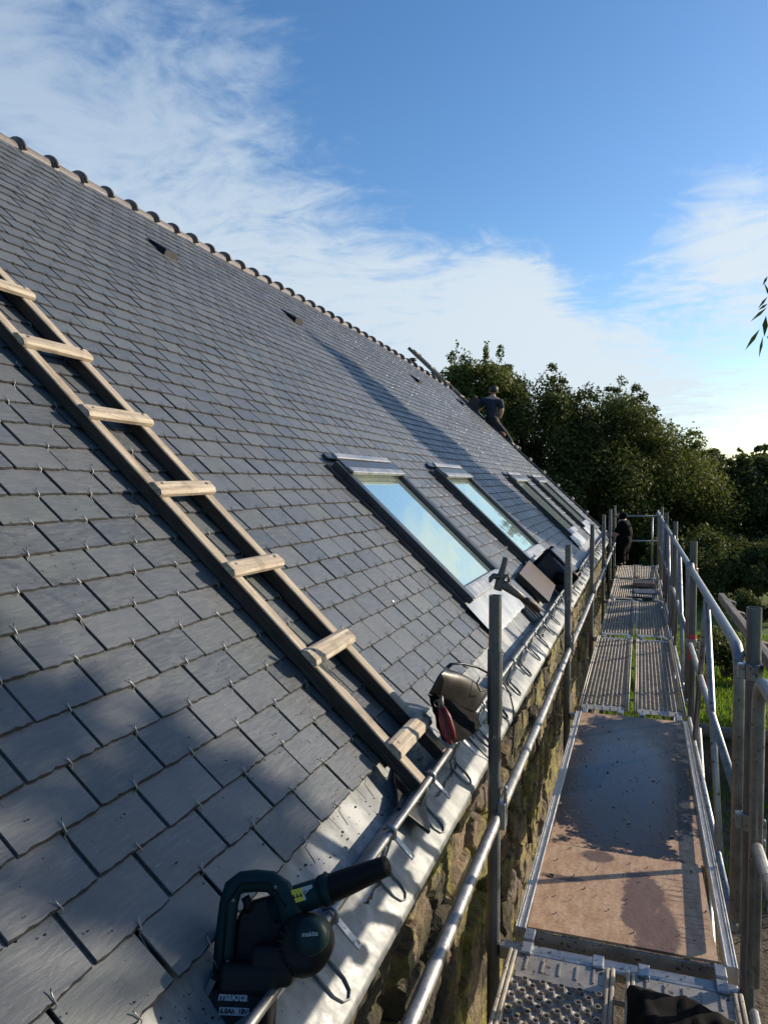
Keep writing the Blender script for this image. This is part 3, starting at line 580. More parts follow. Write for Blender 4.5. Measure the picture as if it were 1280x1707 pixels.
# ------------------------------------------------------------------ scaffold
BAYS = [-.25, 2.75, 5.74, 8.70, 11.50, 14.05, 16.45]; XL, XR, XD0, XD1 = -.505, .365, -.435, .345
def build_scaffold():
    t = thing('scaffold', 'galvanised tube scaffold along the stone wall, with guard rails on both sides', 'scaffold', (-.05, 8, GZ))
    for i, y in enumerate(BAYS):
        for x in (XL, XR):
            if x == XR and y > 16: top = 1.12
            else: top = 1.285 if (x == XL and i == 1) or x == XR else 1.24
            if y < 0: top = 1.25
            gz = GZ if y < BANK_Y else LAWN
            mb = MB(); mb.pipe((x, y, -.30), (x, y, top), .0242, .020, 16); mb.tube((x, y, gz), (x, y, -.301), .0242, 12)
            if x == XL: mb.pipe((x, y, .80), (x, y, 1.08), .0285, .0243, 16)
            mb.box((x, y, gz + .01), (.15, .15, .02)); p = mb.build('post', 'post', t, world=True)
            if x == XR:
                for zc in (1.07, .56):
                    c = MB(); c.pipe((x, y, zc - .028), (x, y, zc + .028), .031, .0245, 14); c.box((x - .036, y, zc), (.022, .034, .05)); c.tube((x - .05, y + .02, zc), (x + .02, y + .055, zc), .007, 8); c.tube((x + .012, y + .049, zc), (x + .02, y + .057, zc), .012, 6); c.build('coupler', 'galv', p, world=True, bevel=.003)
            else:
                c = MB(); c.box((x + .012, y + .031, .462), (.03, .016, .07)); c.build('rail_bracket', 'galv', p, world=True, bevel=.003)
            k = MB(); k.box((x + .03, y, .46), (.03, .05, .10)); k.box((x + .042, y, .50), (.012, .02, .14)); k.build('wedge_lock', 'galv', p, world=True, bevel=.004)
    for y in BAYS:
        mb = MB(); mb.box(((XL + XR) / 2, y, -.055), (XR - XL - .05, .05, .05)); mb.box(((XL + XR) / 2, y - .045, -.03), (XR - XL - .14, .025, .02))
        mb.build('transom', 'galv', t, world=True, bevel=.006)
        for z in (-2.2,):
            mb = MB(); mb.tube((XL + .03, y, z), (XR - .03, y, z), .02); mb.build('transom', 'post', t, world=True)
    for i in range(len(BAYS) - 1):                          # rails on the wall side
        a, b = BAYS[i] + .03, BAYS[i + 1] - .03
        mb = MB(); mb.path([(XL + .01, a - .02, .475), (XL + .012, a + .03, .448), (XL + .012, (a + b) / 2, .436), (XL + .012, b - .03, .448), (XL + .01, b + .02, .475)], [.012, .0205, .0205, .0205, .012], 14, flat=None)
        mb.build('wall_side_rail', 'rail', t, world=True)
    def guard_frame(a, b, x=XR - .018, ztop=1.095, zmid=.56, leg_far=False):
        g = bpy.data.objects.new('guard_frame', None); COL.objects.link(g); g.parent = t; g.location = (0, 0, 0)
        r = .12; pts = [(x, b + .03, ztop + .04), (x, b - .02, ztop + .01), (x, b - .10, ztop)]
        arc = [(x, a + r - r * math.sin(q), ztop - r + r * math.cos(q)) for q in [math.pi / 2 * k / 6 for k in range(7)]]
        m_ = MB(); m_.path((pts if not leg_far else [(x, b, .10)] + [(x, b - r + r * math.cos(q), ztop - r + r * math.sin(q)) for q in [math.pi / 2 * k / 6 for k in range(7)]]) + arc + [(x, a, .10)], .0205, 14); m_.build('top_rail', 'rail', g, world=True)
        m_ = MB(); m_.tube((x, a + .02, zmid), (x, b - .03, zmid), .0175); m_.build('mid_rail', 'rail', g, world=True)
        mid = (a + b) / 2 + .05
        for e in (mid - .82, mid + .82):
            m_ = MB(); m_.tube((x, mid, ztop - .02), (x + .006, e, .02), .0165); m_.build('brace', 'galv', g, world=True)
        m_ = MB(); m_.tube((x, a + .02, .06), (x, b - .03, .03), .014); m_.build('bottom_rail', 'galv', g, world=True)
        return g
    g2 = guard_frame(2.95, 5.70)
    guard_frame(-.05, 2.58, leg_far=True, x=XR - .006)
    for a, b in ((5.95, 8.66), (8.9, 11.46), (11.7, 14.0), (14.25, 16.4)): guard_frame(a, b)
    def plate(mb, c, sz): mb.box(c, sz)
    m_ = MB(); m_.box((XR + .055, 5.0, .40), (.006, .40, .30), Matrix.Rotation(R(-6), 3, 'X')); m_.build('sign_plate', 'hood', g2, world=True)
    m_ = MB(); m_.box((XR + .0505, 5.09, .40), (.003, .18, .28), Matrix.Rotation(R(-6), 3, 'X')); m_.build('red_panel', 'redpaint', g2, world=True)
    # red band on the second outer post
    m_ = MB(); m_.pipe((XR, BAYS[2], .44), (XR, BAYS[2], .62), .0262, .0243, 16); m_.build('red_band', 'redpaint', t, world=True)
    # end guard rail beyond the last deck
    e = MB(); y = 16.47
    for z in (1.02, .50): e.tube((XL + .02, y, z), (XR - .02, y, z), .017)
    e.tube((XR - .12, y, -.02), (XR - .12, y, 1.03), .017); e.build('end_guard_rail', 'galv', t, world=True)
    # diagonal braces outside
    for a, b in ((2.75, 5.74), (8.7, 11.5)):
        m_ = MB(); m_.tube((XR + .05, a, -2.1), (XR + .05, b, -.06), .0205); m_.build('diagonal_brace', 'galv', t, world=True)
    return t
SCAF = build_scaffold()
def perforated_panel(w, l):
    """Steel deck: side channels and a plate of raised round holes."""
    mb = MB(); ch = .035; zt = 0.0
    for sx in (-1, 1):
        for k, dx in ((0, .008), (1, .024)): mb.path([(sx * (w / 2 - dx), 0, zt - .001 - .003 * k), (sx * (w / 2 - dx), l, zt - .001 - .003 * k)], .0075, 6)
        mb.box((sx * (w / 2 - .003), l / 2, -.035), (.004, l, .058))
    mb.box((0, .065, zt - .012), (w - .066, .13, .004)); mb.box((0, l - .065, zt - .012), (w - .066, .13, .004))
    for k in range(5):
        x = -w / 2 + .07 + (w - .14) * k / 4
        for yy in (.05, l - .05): mb.box((x, yy, zt - .0085), (.006, .075, .006))
    x0, x1, y0, y1 = -w / 2 + .033, w / 2 - .033, .13, l - .13
    nx = 10; dx = (x1 - x0) / nx; ny = int((y1 - y0) / (dx * 1.05)); dy = (y1 - y0) / ny; z0 = zt - .013; r = dx * .34; n = 8; V = []; Fc = []; S = mb.smooth
    for i in range(nx):
        for j in range(ny):
            if (i + j) % 2 == 0:
                cx, cy = x0 + dx * (i + .5), y0 + dy * (j + .5); o = len(V)
                for k in range(n):
                    a = math.pi / 4 * k; sx, sy = math.cos(a), math.sin(a); q = max(abs(sx), abs(sy)); V.append((cx + sx / q * dx / 2, cy + sy / q * dy / 2, z0))
                for rr, zz in ((r * 1.45, z0 + .001), (r * 1.12, z0 + .013), (r * .84, z0 + .013), (r * .78, z0 - .006)):
                    for k in range(n): a = math.pi / 4 * k; V.append((cx + math.cos(a) * rr, cy + math.sin(a) * rr, zz))
                for a in range(4):
                    for k in range(n): Fc.append((o + a * n + k, o + a * n + (k + 1) % n, o + (a + 1) * n + (k + 1) % n, o + (a + 1) * n + k))
            else:
                cx, cy = x0 + dx * (i + .5), y0 + dy * (j + .5); o = len(V)
                for k in range(n):
                    a = math.pi / 4 * k; sx, sy = math.cos(a), math.sin(a); q = max(abs(sx), abs(sy)); V.append((cx + sx / q * dx / 2, cy + sy / q * dy / 2, z0))
                for k in range(n): a = math.pi / 4 * k; V.append((cx + math.cos(a) * r * .8, cy + math.sin(a) * r * .8, z0 - .004))
                for k in range(n): Fc.append((o + k, o + (k + 1) % n, o + n + (k + 1) % n, o + n + k))
    mb.add(V, Fc); return mb
def deck_hooks(w, l, t):
    for y, sg in ((0, -1), (l, 1)) if t.name.startswith('steel') else ((-l / 2, -1), (l / 2, 1)):
        for x in (-w / 2 + .06, w / 2 - .06):
            h = MB(); h.box((x, y + sg * .03, -.006), (.04, .07, .014)); h.box((x, y + sg * .06, -.018), (.04, .012, .034)); h.build('end_hook', 'galv', t, bevel=.004)
DECKS = {}
def steel_deck(x, ya, yb, label):
    l = round(yb - ya, 2); key = l; PW = .372
    if key not in DECKS:
        t = thing('steel_deck', label, 'scaffold deck', (x, ya, 0), group='perforated steel scaffold decks')
        perforated_panel(PW, l).build('perforated_plate', 'plate', t); deck_hooks(PW, l, t); DECKS[key] = t
    else:
        t = copy_tree(DECKS[key]); t.location = (x, ya, 0)
    t['label'] = label; return t
WHERE = ['in front of the plywood platform', 'just beyond the plywood platform', 'under the brown box and dark slate', 'second from the far end of the scaffold', 'at the far end of the scaffold']
WORD = {0: 'nearest the camera, ', 2: 'just beyond the plywood platform, ', 3: 'third bay of the walkway, ', 4: 'under the brown box and blue slate, ', 5: 'at the far end of the walkway, '}
for i in (0, 2, 3, 4, 5):
    a, b = BAYS[i] + .075, BAYS[i + 1] - .075
    dx = .0 if i < 3 else .011; steel_deck(-.248 + dx, a, b, 'perforated steel deck ' + WORD[i] + 'on the wall side'); steel_deck(.158 - dx, a, b, 'perforated steel deck ' + WORD[i] + 'on the garden side')
def plywood_deck():
    ya, yb = BAYS[1] + .07, BAYS[2] - .045; yc = (ya + yb) / 2 - .0
    t = thing('plywood_deck', 'scaffold deck of brown plywood with a dark wet patch and aluminium edges', 'scaffold deck', ((XD0 + XD1) / 2, yc, 0))
    w = XD1 - XD0; l = yb - ya; seam = 3.55 - yc
    def sheet(y0, y1, tilt, rotz):
        m_ = MB(); rot = Matrix.Rotation(rotz, 3, 'Z') @ Matrix.Rotation(tilt, 3, 'Y')
        m_.box((0 if rotz == 0 else -.012, (y0 + y1) / 2, -.008), (w - .092 - (.016 if rotz else 0), y1 - y0, .010), rot); return m_
    s1 = sheet(seam + .005, l / 2 - .005, 0, 0).build('plywood_sheet', 'ply', t); s2 = sheet(-l / 2 + .015, seam - .004, 0, R(.7)); 
    for i, q in enumerate(s2.v): s2.v[i] = (q[0], q[1], q[2] + .004)
    s2.build('plywood_sheet', 'ply', t)
    for sx in (-1, 1):
        m_ = MB(); x = sx * (w / 2 - .021); m_.box((x, 0, -.03), (.042, l, .062)); m_.box((x - sx * .016, 0, .0035), (.005, l, .005)); m_.box((x + sx * .008, 0, .0025), (.004, l, .003)); m_.box((x + sx * .017, 0, .0025), (.004, l, .003)); m_.build('side_rail', 'alu', t, bevel=.003)
    m_ = MB(); m_.box((0, -l / 2 + .004, -.035), (w - .09, .012, .05)); m_.build('end_rail', 'plate', t); deck_hooks(w, l, t)
    hl = MB(); hl.path([(-.30 + math.cos(a) * .013, -1.02 + math.sin(a) * .012, .0015) for a in [6.2832 * k / 14 for k in range(15)]], .003, 6); hl.build('finger_hole', 'rubber', s1)
plywood_deck()
dm = MB()
for _ in range(230):
    x = random.uniform(-.38, .29); y = random.uniform(2.9, 5.6); 
    if random.random() < .5: y = 4.2 + random.gauss(0, .7)
    if not 2.9 < y < 5.6 or abs(y - 3.55) < .03: continue
    s = random.choice([.0015, .002, .003, .004]) * random.uniform(.6, 1.5)
    if random.random() < .04: s *= 2.6
    dm.box((x, y, (0.0012 if y > 3.55 else .005)), (s * random.uniform(1, 2.4), s * 1.2, .004), Matrix.Rotation(random.uniform(0, 3), 3, 'Z'))
tag(dm.build('slate_chips', 'debris'), 'scattered slate chips and grit on the brown plywood deck', 'debris', kind='stuff')
gm = MB()
for _ in range(700):
    y = random.uniform(.9, 4); s = random.uniform(-.17, .35) if random.random() < .6 else random.uniform(-.16, -.05); q = random.choice([.0008, .0011, .0018]) * random.uniform(.6, 1.6)
    if s < -.05 and random.random() < .3: q *= 1.6
    gm.box(RP(y, s, .030 if s > -.04 else -.009), (q * 2, q, q), Matrix.Rotation(random.uniform(0, 6), 3, 'Z'))
tag(gm.build('slate_crumbs', 'rubber'), 'dark crumbs of slate scattered over the lowest slates and the zinc gutter', 'debris', kind='stuff')
# ------------------------------------------------------------------ leaf blower
def build_blower():
    yb, sb = at_roof(498, 1576, .13); O = RP(yb, sb, .13)
    v = (O - CAM).normalized(); z = -(v + Vector((.12, .1, .10))).normalized(); x = Vector((0, 0, 1)).cross(z).normalized(); yv = z.cross(x)
    q = x.dot(RIGHT); mm = Matrix((x, yv, z)).transposed().to_4x4(); mm.translation = O
    t = thing('leaf_blower', 'dark teal cordless leaf blower with a black nozzle standing in the zinc gutter', 'leaf blower', mat=mm)
    sc = (O - CAM).dot(-BACK) / F_PX
    def P(px, py, zz=0.0): return Vector(((px - 505) * sc, (1560 - py) * sc, zz))
    b = MB(); hp = [(383, 1600), (380, 1560), (381, 1500), (386, 1478), (400, 1468), (425, 1465), (450, 1466), (470, 1478), (482, 1500), (494, 1530)]
    b.path([P(*q) for q in hp], [.019, .018, .017, .0175, .018, .018, .018, .019, .02, .022], 14, flat=(1.15, .9)); b.build('handle', 'teal', t)
    b = MB(); b.box(P(430, 1608), (.118, .055, .075)); b.box(P(465, 1588), (.085, .07, .07)); b.build('rear_housing', 'blackp', t, bevel=.012, seg=3)
    b = MB(); b.prism([(392, 1600), (394, 1520), (418, 1496), (455, 1486), (480, 1500), (492, 1540), (480, 1606)], -.045, -.012, lambda px, py, zz: P(px, py, zz)); b.build('motor_housing', 'blackp', t, bevel=.008)
    b = MB(); c = P(515, 1558); n = 28
    b.path([c + Vector((0, 0, zz)) for zz in (-.06, -.05, .02, .034, .04)], [.042, .054, .055, .046, .034], n); b.build('fan_housing', 'blackp', t)
    b = MB(); c = P(531, 1541); b.path([c + Vector((0, 0, zz)) for zz in (.03, .062, .072, .076)], [.034, .033, .029, .017], n); cap = b.build('motor_cap', 'teal', t)
    for k in range(7):
        a = R(135 + 17 * k); q = MB(); cc = P(515, 1558) + Vector((math.cos(a), math.sin(a), 0)) * .042; q.box(cc + Vector((0, 0, .0375)), (.016, .0025, .004), Matrix.Rotation(a, 3, 'Z')); q.build('air_slot', 'blackp', t)
    for q_ in ((392, 1585), (392, 1495), (462, 1473), (448, 1600), (420, 1600)):
        q = MB(); q.tube(P(*q_, .018), P(*q_, .0205), .0035, 10); q.build('screw', 'iron', t)
    q = MB(); q.path([P(408, 1490, 0), P(414, 1500, 0), P(412, 1515, 0)], [.009, .010, .006], 10); q.build('trigger', 'blackp', t)
    q = MB(); q.path([P(383, 1596, .0185), P(381, 1500, .0185), P(402, 1470, .0185), P(450, 1467, .0185), P(482, 1502, .0185)], .0022, 6); q.build('grip_seam', 'blackp', t)
    b = MB(); b.path([P(455, 1512, -.03), P(500, 1492, -.02), P(545, 1477, -.01), P(549, 1476, -.01)], [.03, .028, .027, .024], 18); nb = b.build('nozzle_base', 'teal', t)
    b = MB(); b.path([P(540, 1479, -.012), P(552, 1474, -.008), P(556, 1473, -.007)], [.031, .031, .027], 18); b.build('collar', 'teal', t)
    b = MB(); a, e = P(554, 1474, -.008), P(651, 1435, .035); b.path([a, a + (e - a) * .3, a + (e - a) * .97, e, e, a + (e - a) * .8], [.0275, .026, .0195, .019, .016, .015], 20, caps=False); b.build('nozzle', 'blackp', t)
    bb = MB(); bb.box(P(412, 1662, -.005), (.138, .10, .075)); bt = bb.build('battery', 'blackp', t, bevel=.010, seg=3)
    bb = MB(); bb.box(P(365, 1628, .02), (.012, .05, .03), Matrix.Rotation(R(-25), 3, 'Z')); bb.build('battery_latch', 'frame', bt)
    def TM(px, py, zz, rot=0): return Matrix.Translation(P(px, py, zz)) @ Matrix.Rotation(R(rot), 4, 'Z')
    text('lettering', 'makita', .021, 'white', TM(408, 1631, .0332), bt, .0006, .15); 
    pb = MB(); pb.box(P(412, 1651, .0330), (.056, .0125, .0015)); pb.build('rating_plate', 'white', bt); text('rating', '6.0Ah  18V', .0115, 'blackp', TM(412, 1651, .0342), bt, .0003)
    text('cap_lettering', 'makita', .0115, 'white', TM(531, 1536, .0765, 6), cap, .0002, .1)
    d = Matrix.Rotation(R(16), 3, 'Z'); c = P(507, 1483, .009)
    pb = MB(); pb.box(c + d @ Vector((-.010, 0, 0)), (.022, .024, .003), d); pb.build('warning_sticker', 'yellow', nb); pb = MB(); pb.box(c + d @ Vector((.012, 0, 0)), (.022, .024, .003), d); pb.build('notice_sticker', 'white', nb)
    for k, xx in enumerate((.007, .017)):
        pb = MB(); pb.path([c + d @ Vector((xx + math.cos(a) * .004, math.sin(a) * .004, .0018)) for a in [6.2832 * j / 10 for j in range(11)]], .0006, 4); pb.path([c + d @ Vector((xx - .003, .003, .0018)), c + d @ Vector((xx + .003, -.003, .0018))], .0005, 4); pb.build('symbol', 'blackp', nb)
    for xx in (-.017, -.010, -.003):
        pb = MB(); pb.prism([(-.0028, -.004), (.0028, -.004), (0, .004)], .0016, .0022, lambda x_, y_, z_: c + d @ Vector((xx + x_, y_, z_))); pb.build('symbol', 'blackp', nb)
build_blower()
# ------------------------------------------------------------------ tool bag, pliers, cord, hammer
def grid_surf(fn, nu, nv):
    mb = MB(); mb.smooth = True; vs = [fn(i / nu, j / nv) for i in range(nu + 1) for j in range(nv + 1)]
    return mb.add(vs, [(i * (nv + 1) + j, (i + 1) * (nv + 1) + j, (i + 1) * (nv + 1) + j + 1, i * (nv + 1) + j + 1) for i in range(nu) for j in range(nv)])
def pxp(x, y, Y): return at_y(x, y, Y)
def build_bag():
    base = pxp(770, 1190, 2.82)
    t = thing('tool_bag', 'black leather tool bag with its flap raised, resting on the gutter by the ladder', 'bag', base)
    # body: an open pouch, wide in Y, standing on the zinc
    A, Bq, Cq, D = pxp(722, 1150, 2.66), pxp(812, 1172, 3.02), pxp(786, 1190, 3.00), pxp(716, 1165, 2.62)
    def flap(u, v):
        top0, top1 = pxp(741, 1113, 2.72), pxp(812, 1152, 3.06); bot0, bot1 = pxp(714, 1156, 2.58), pxp(787, 1192, 2.86)
        a = top0.lerp(top1, u); b = bot0.lerp(bot1, u); p = a.lerp(b, v)
        return p + (SN * .035 + Vector((0, -.02, .02))) * math.sin(math.pi * v) * (.6 + .4 * math.sin(math.pi * u)) + Vector((0, 0, .007 * mnoise.noise(Vector((u * 3.2, v * 2.4, 2)))))
    fm = grid_surf(flap, 24, 14); o = fm.build('flap', 'leather', t, world=True); o.modifiers.new('thick', 'SOLIDIFY').thickness = .006
    def body(u, v):
        a0, a1 = pxp(716, 1157, 2.62), pxp(790, 1188, 2.92); b0, b1 = pxp(742, 1238, 2.52), pxp(792, 1200, 2.86)
        ang_ = 2 * math.pi * u; e = .5 + .5 * math.cos(ang_); top = a0.lerp(a1, e); bot = b0.lerp(b1, e)
        return top.lerp(bot, v) + Vector((-.05, .03, 0)) * math.sin(ang_) + SN * .012 * mnoise.noise(Vector((u * 7, v * 5, 4)))
    grid_surf(body, 28, 10).build('pouch', 'blackcloth', t, world=True)
    st = MB(); st.path([pxp(742, 1116, 2.74), pxp(752, 1107, 2.76), pxp(770, 1106, 2.82), pxp(795, 1112, 2.92), pxp(812, 1121, 3.0), pxp(826, 1134, 3.05)], .011, 8, flat=(1, .45)); st.build('strap', 'leather', t, world=True)
    bk = MB(); c = pxp(729, 1173, 2.54)
    bk.path([c + (RIGHT * math.cos(a) + UPV * math.sin(a)) * .012 for a in [6.2832 * k / 14 for k in range(15)]], .0022, 6); bk.build('ring', 'iron', t, world=True)
    p = thing('pliers', 'red handled pliers hanging at the near end of the black tool bag', 'pliers', pxp(738, 1205, 2.5))
    for k, pts in enumerate(([(733, 1180), (736, 1200), (741, 1225), (752, 1240)], [(739, 1178), (747, 1195), (753, 1215), (757, 1232)])):
        m_ = MB(); m_.path([pxp(x, y, 2.49 + .01 * k) for x, y in pts], [.006, .010, .010, .007], 10); m_.build('grip', 'red', p, world=True)
    m_ = MB(); m_.path([pxp(736, 1182, 2.495), pxp(734, 1170, 2.495), pxp(737, 1160, 2.495)], [.010, .012, .003], 8); m_.build('jaw', 'iron', p, world=True)
    cd_ = MB(); cd_.path([pxp(x, y, Y) for x, y, Y in [(815, 1150, 2.9), (800, 1152, 2.84), (794, 1140, 2.84), (800, 1129, 2.88), (818, 1129, 2.95), (838, 1138, 3.02), (849, 1155, 3.05), (855, 1180, 3.06), (856, 1215, 3.06), (853, 1258, 3.06)]], .0035, 8)
    tag(cd_.build('cord', 'rubber'), 'thin black cord looping from the bag over the gutter and down the wall', 'cord')
    ms = MB(); cc = at_roof(685, 1330, .02); mm = roof_matrix(cc[0], cc[1], .012) @ Matrix.Rotation(R(20), 4, 'Z') @ Matrix.Rotation(R(9), 4, 'Y')
    ms.box((0, 0, .006), (.26, .13, .012)); o = ms.build('rubber_pad', 'rubber', bevel=.003); o.matrix_basis = mm; tag(o, 'black rubber pad under the foot of the roof ladder in the gutter', 'pad')
build_bag()
def build_hammer():
    Yh = 2.74
    t = thing('slater_hammer', 'slater hammer with a dark worn handle hooked on the scaffold post top', 'hammer', pxp(832, 975, Yh))
    hd = MB(); a, b = pxp(843, 929, Yh + .01), pxp(829, 984, Yh)
    hd.path([a, a.lerp(b, .12), a.lerp(b, .35), a.lerp(b, .62), a.lerp(b, 1.0)], [.011, .0115, .0115, .017, .016], 8, flat=(.75, 1)); hd.build('head', 'iron', t, world=True, bevel=.002)
    hd = MB(); hd.path([pxp(832, 962, Yh), pxp(822, 960, Yh - .01), pxp(818, 964, Yh - .015), pxp(816, 971, Yh - .015)], [.012, .011, .010, .004], 8); hd.build('claw', 'iron', t, world=True)
    hd = MB(); hd.path([pxp(835, 966, Yh), pxp(846, 958, Yh + .01), pxp(848, 970, Yh + .01)], [.010, .007, .006], 8); hd.build('spur', 'iron', t, world=True)
    hn = MB(); p = [(833, 972), (845, 978), (860, 989), (876, 1001)]; hn.path([pxp(x, y, Yh + .012 * i) for i, (x, y) in enumerate(p)], [.017, .019, .015, .010], 10, flat=(.5, 1)); h = hn.build('shank', 'iron', t, world=True)
    g = MB(); p = [(873, 999), (880, 1003), (890, 1010), (897, 1017), (898, 1019)]; g.path([pxp(x, y, Yh + .036 + .012 * i) for i, (x, y) in enumerate(p)], [.011, .015, .016, .013, .006], 12); g.build('grip', 'brownboard', t, world=True)
build_hammer()
# ------------------------------------------------------------------ goods on the gutter beyond the near post
def roof_box(name, label, cat, y0, y1, s0, s1, h0, h1, mat, tilt=0, bev=.006):
    mm = roof_matrix((y0 + y1) / 2, (s0 + s1) / 2, h0) @ Matrix.Rotation(R(tilt), 4, 'Z'); t = thing(name, label, cat, mat=mm)
    mb = MB(); mb.box((0, 0, (h1 - h0) / 2), (y1 - y0, s1 - s0, h1 - h0)); return t, mb
t, mb = roof_box('wooden_board', 'dark brown wooden board lying on the eave slates beside the radio', 'board', 5.95, 6.72, -.13, .19, .055, .085, 'brownboard', 3)
mb.build('panel', 'brownboard', t, bevel=.004); q = MB()
for x in (-.3, .3): q.box((x, 0, -.016), (.05, .30, .03))
q.build('batten', 'oldwood', t)
for k in range(3):
    mm = roof_matrix(5.53 + .02 * k, -.03 + .008 * k, .03 + .014 * k) @ Matrix.Rotation(R(-2 + 2 * k), 4, 'Z'); q = MB()
    q.box((0, 0, .0055), (.20, .34, .011)); o = q.build('loose_slate', 'slate'); o.matrix_basis = mm
    me = o.data; at = me.color_attributes.new('rnd', 'FLOAT_COLOR', 'POINT'); at.data.foreach_set('color', [.1, .3, .4, 1] * len(me.vertices))
    tag(o, ['lowest loose slate of the small stack beside the brown board', 'middle loose slate of the small stack beside the brown board', 'topmost loose slate of the small stack beside the brown board'][k], 'slate', 'loose slates stacked on the eave')
def build_radio():
    mm = roof_matrix(7.05, -.02, .025); t = thing('site_radio', 'navy job site radio with a round speaker standing at the eave', 'radio', mat=mm)
    w, d, h = .34, .30, .24
    b = MB(); b.box((0, 0, h / 2), (d, w, h)); bd = b.build('body', 'navy', t, bevel=.02, seg=3)
    b = MB()
    for x in (-d / 2, d / 2):
        for z in (.02, h - .02): b.tube((x, -w / 2 - .015, z), (x, w / 2 + .015, z), .014, 8)
        for y in (-w / 2 - .01, w / 2 + .01): b.tube((x, y, .02), (x, y, h - .02), .014, 8)
    b.build('bumper_frame', 'blackp', t)
    b = MB(); ax = Vector((-1, 0, 0)); c = Vector((-d / 2 - .001, -.075, .10)); 
    b.path([c, c + ax * .012, c + ax * .014, c + ax * .004], [.075, .075, .062, .0], 22, caps=False); sp = b.build('speaker', 'blackp', t)
    b = MB(); b.path([c + ax * .013 + Vector((0, math.cos(a) * .068, math.sin(a) * .068)) for a in [6.2832 * k / 22 for k in range(23)]], .005, 6); b.build('speaker_ring', 'frame', sp)
    rm = Matrix(((0, 0, -1), (-1, 0, 0), (0, 1, 0))).to_4x4(); rm = Matrix(((0, 0, -1, -d / 2 - .002), (0, -1, 0, .085), (-1, 0, 0, .12), (0, 0, 0, 1)))
    rm = Matrix(((0, 0, -1, -d / 2 - .002), (1, 0, 0, .03), (0, -1, 0, .205), (0, 0, 0, 1)))
    # reads up the slope on the face towards the camera
    rm = Matrix(((0, 0, -1, -d / 2 - .003), (-1, 0, 0, .02), (0, 1, 0, .205), (0, 0, 0, 1)))
    text('lettering', 'makita', .055, 'white', rm, t, .0005, .1)
    b = MB(); b.box((-d / 2 - .002, .09, .10), (.006, .10, .06)); b.build('display', 'frame', t)
    b = MB(); b.path([(-.11, -w / 2 + .03, h), (-.11, -w / 2 + .03, h + .03), (.11, -w / 2 + .03, h + .03), (.11, -w / 2 + .03, h)], .011, 8); b.build('carry_handle', 'blackp', t)
build_radio()
# ------------------------------------------------------------------ things on the far decks
def deck_thing(name, label, cat, px, py, size, mat, rot=0, z=0.004):
    p = at_z(px, py, z); q = MB(); q.box((0, 0, size[2] / 2), size); o = q.build(name, mat, bevel=min(.006, size[2] / 3)); o.location = p; o.rotation_euler = (0, 0, R(rot)); return tag(o, label, cat)
def far_things():
    p = at_z(1071, 977, .004); t = thing('wooden_box', 'low open brown wooden box on the far deck behind the blue slate', 'box', p); w, d, h, e = .34, .42, .075, .014
    for nm, c, s in (('bottom', (0, 0, .007), (w, d, .012)), ('side', (-w / 2 + e / 2, 0, h / 2), (e, d, h)), ('side', (w / 2 - e / 2, 0, h / 2), (e, d, h)), ('side', (0, -d / 2 + e / 2, h / 2), (w - 2 * e - .002, e, h)), ('side', (0, d / 2 - e / 2, h / 2), (w - 2 * e - .002, e, h))):
        q = MB(); q.box(c, s); q.build(nm, 'card', t)
    q = MB(); q.box((0, .02, .045), (w - .05, d - .1, .05)); q.build('contents', 'brownboard', t)
    deck_thing('roofing_slate', 'dark blue roofing slate lying on the far deck in front of the box', 'slate', 1076, 987, (.36, .40, .012), 'bluecloth', 6)
    p = at_z(1066, 999, .004); t = thing('slate_cutter', 'black slate cutter lying on the far deck before the blue slate', 'tool', p)
    q = MB(); q.path([(-.20, .06, .02), (-.05, .03, .022), (.10, -.02, .025)], [.008, .012, .016], 8); q.build('arm', 'blackp', t); q = MB(); q.box((.10, -.05, .025), (.14, .10, .045), Matrix.Rotation(R(15), 3, 'Z')); q.build('block', 'rubber', t, bevel=.01)
far_things()
def jacket():
    # crumpled black fabric bag at the foot of the frame
    def fn(u, v):
        x = -.03 + .36 * u + .01 * math.sin(v * 9); y = 1.62 + .97 * v + .05 * (1 - 2 * abs(u - .5)) * (1 if v > .9 else 0) + .02 * mnoise.noise(Vector((u * 5, v * 3, 1)))
        e = min(1, 6 * min(u, 1 - u, v, 1 - v)); return (x, y - .12 * u * v, .004 + e ** .6 * (.075 + .05 * mnoise.noise(Vector((u * 4, v * 5, 6))) + .02 * mnoise.noise(Vector((u * 11, v * 11, 2)))))
    mb = grid_surf(fn, 34, 44); o = mb.build('fabric_bag', 'blackcloth'); tag(o, 'crumpled black fabric bag lying on the nearest steel deck', 'bag')
jacket()
# second ladder stored along the outer guard rail
lm = Matrix((Vector((0, 1, 0)), Vector((0, 0, 1)), Vector((1, 0, 0)))).transposed().to_4x4()
def side_ladder():
    t = thing('timber_beam', 'grey timber beam with short batten ends lying along the outer guard rail', 'timber', (.425, 3.3, 1.09))
    q = MB(); q.bar((0, -1.3, .005), (0, 1.15, -.01), .030, .042); q.build('beam', 'oldwood', t, bevel=.004)
    for k in range(6):
        q = MB(); y = 1.0 - .36 * k; q.bar((.017, y, -.02), (.055, y, -.03), .05, .035); q.build('batten', 'oldwood', t, bevel=.006)
side_ladder()
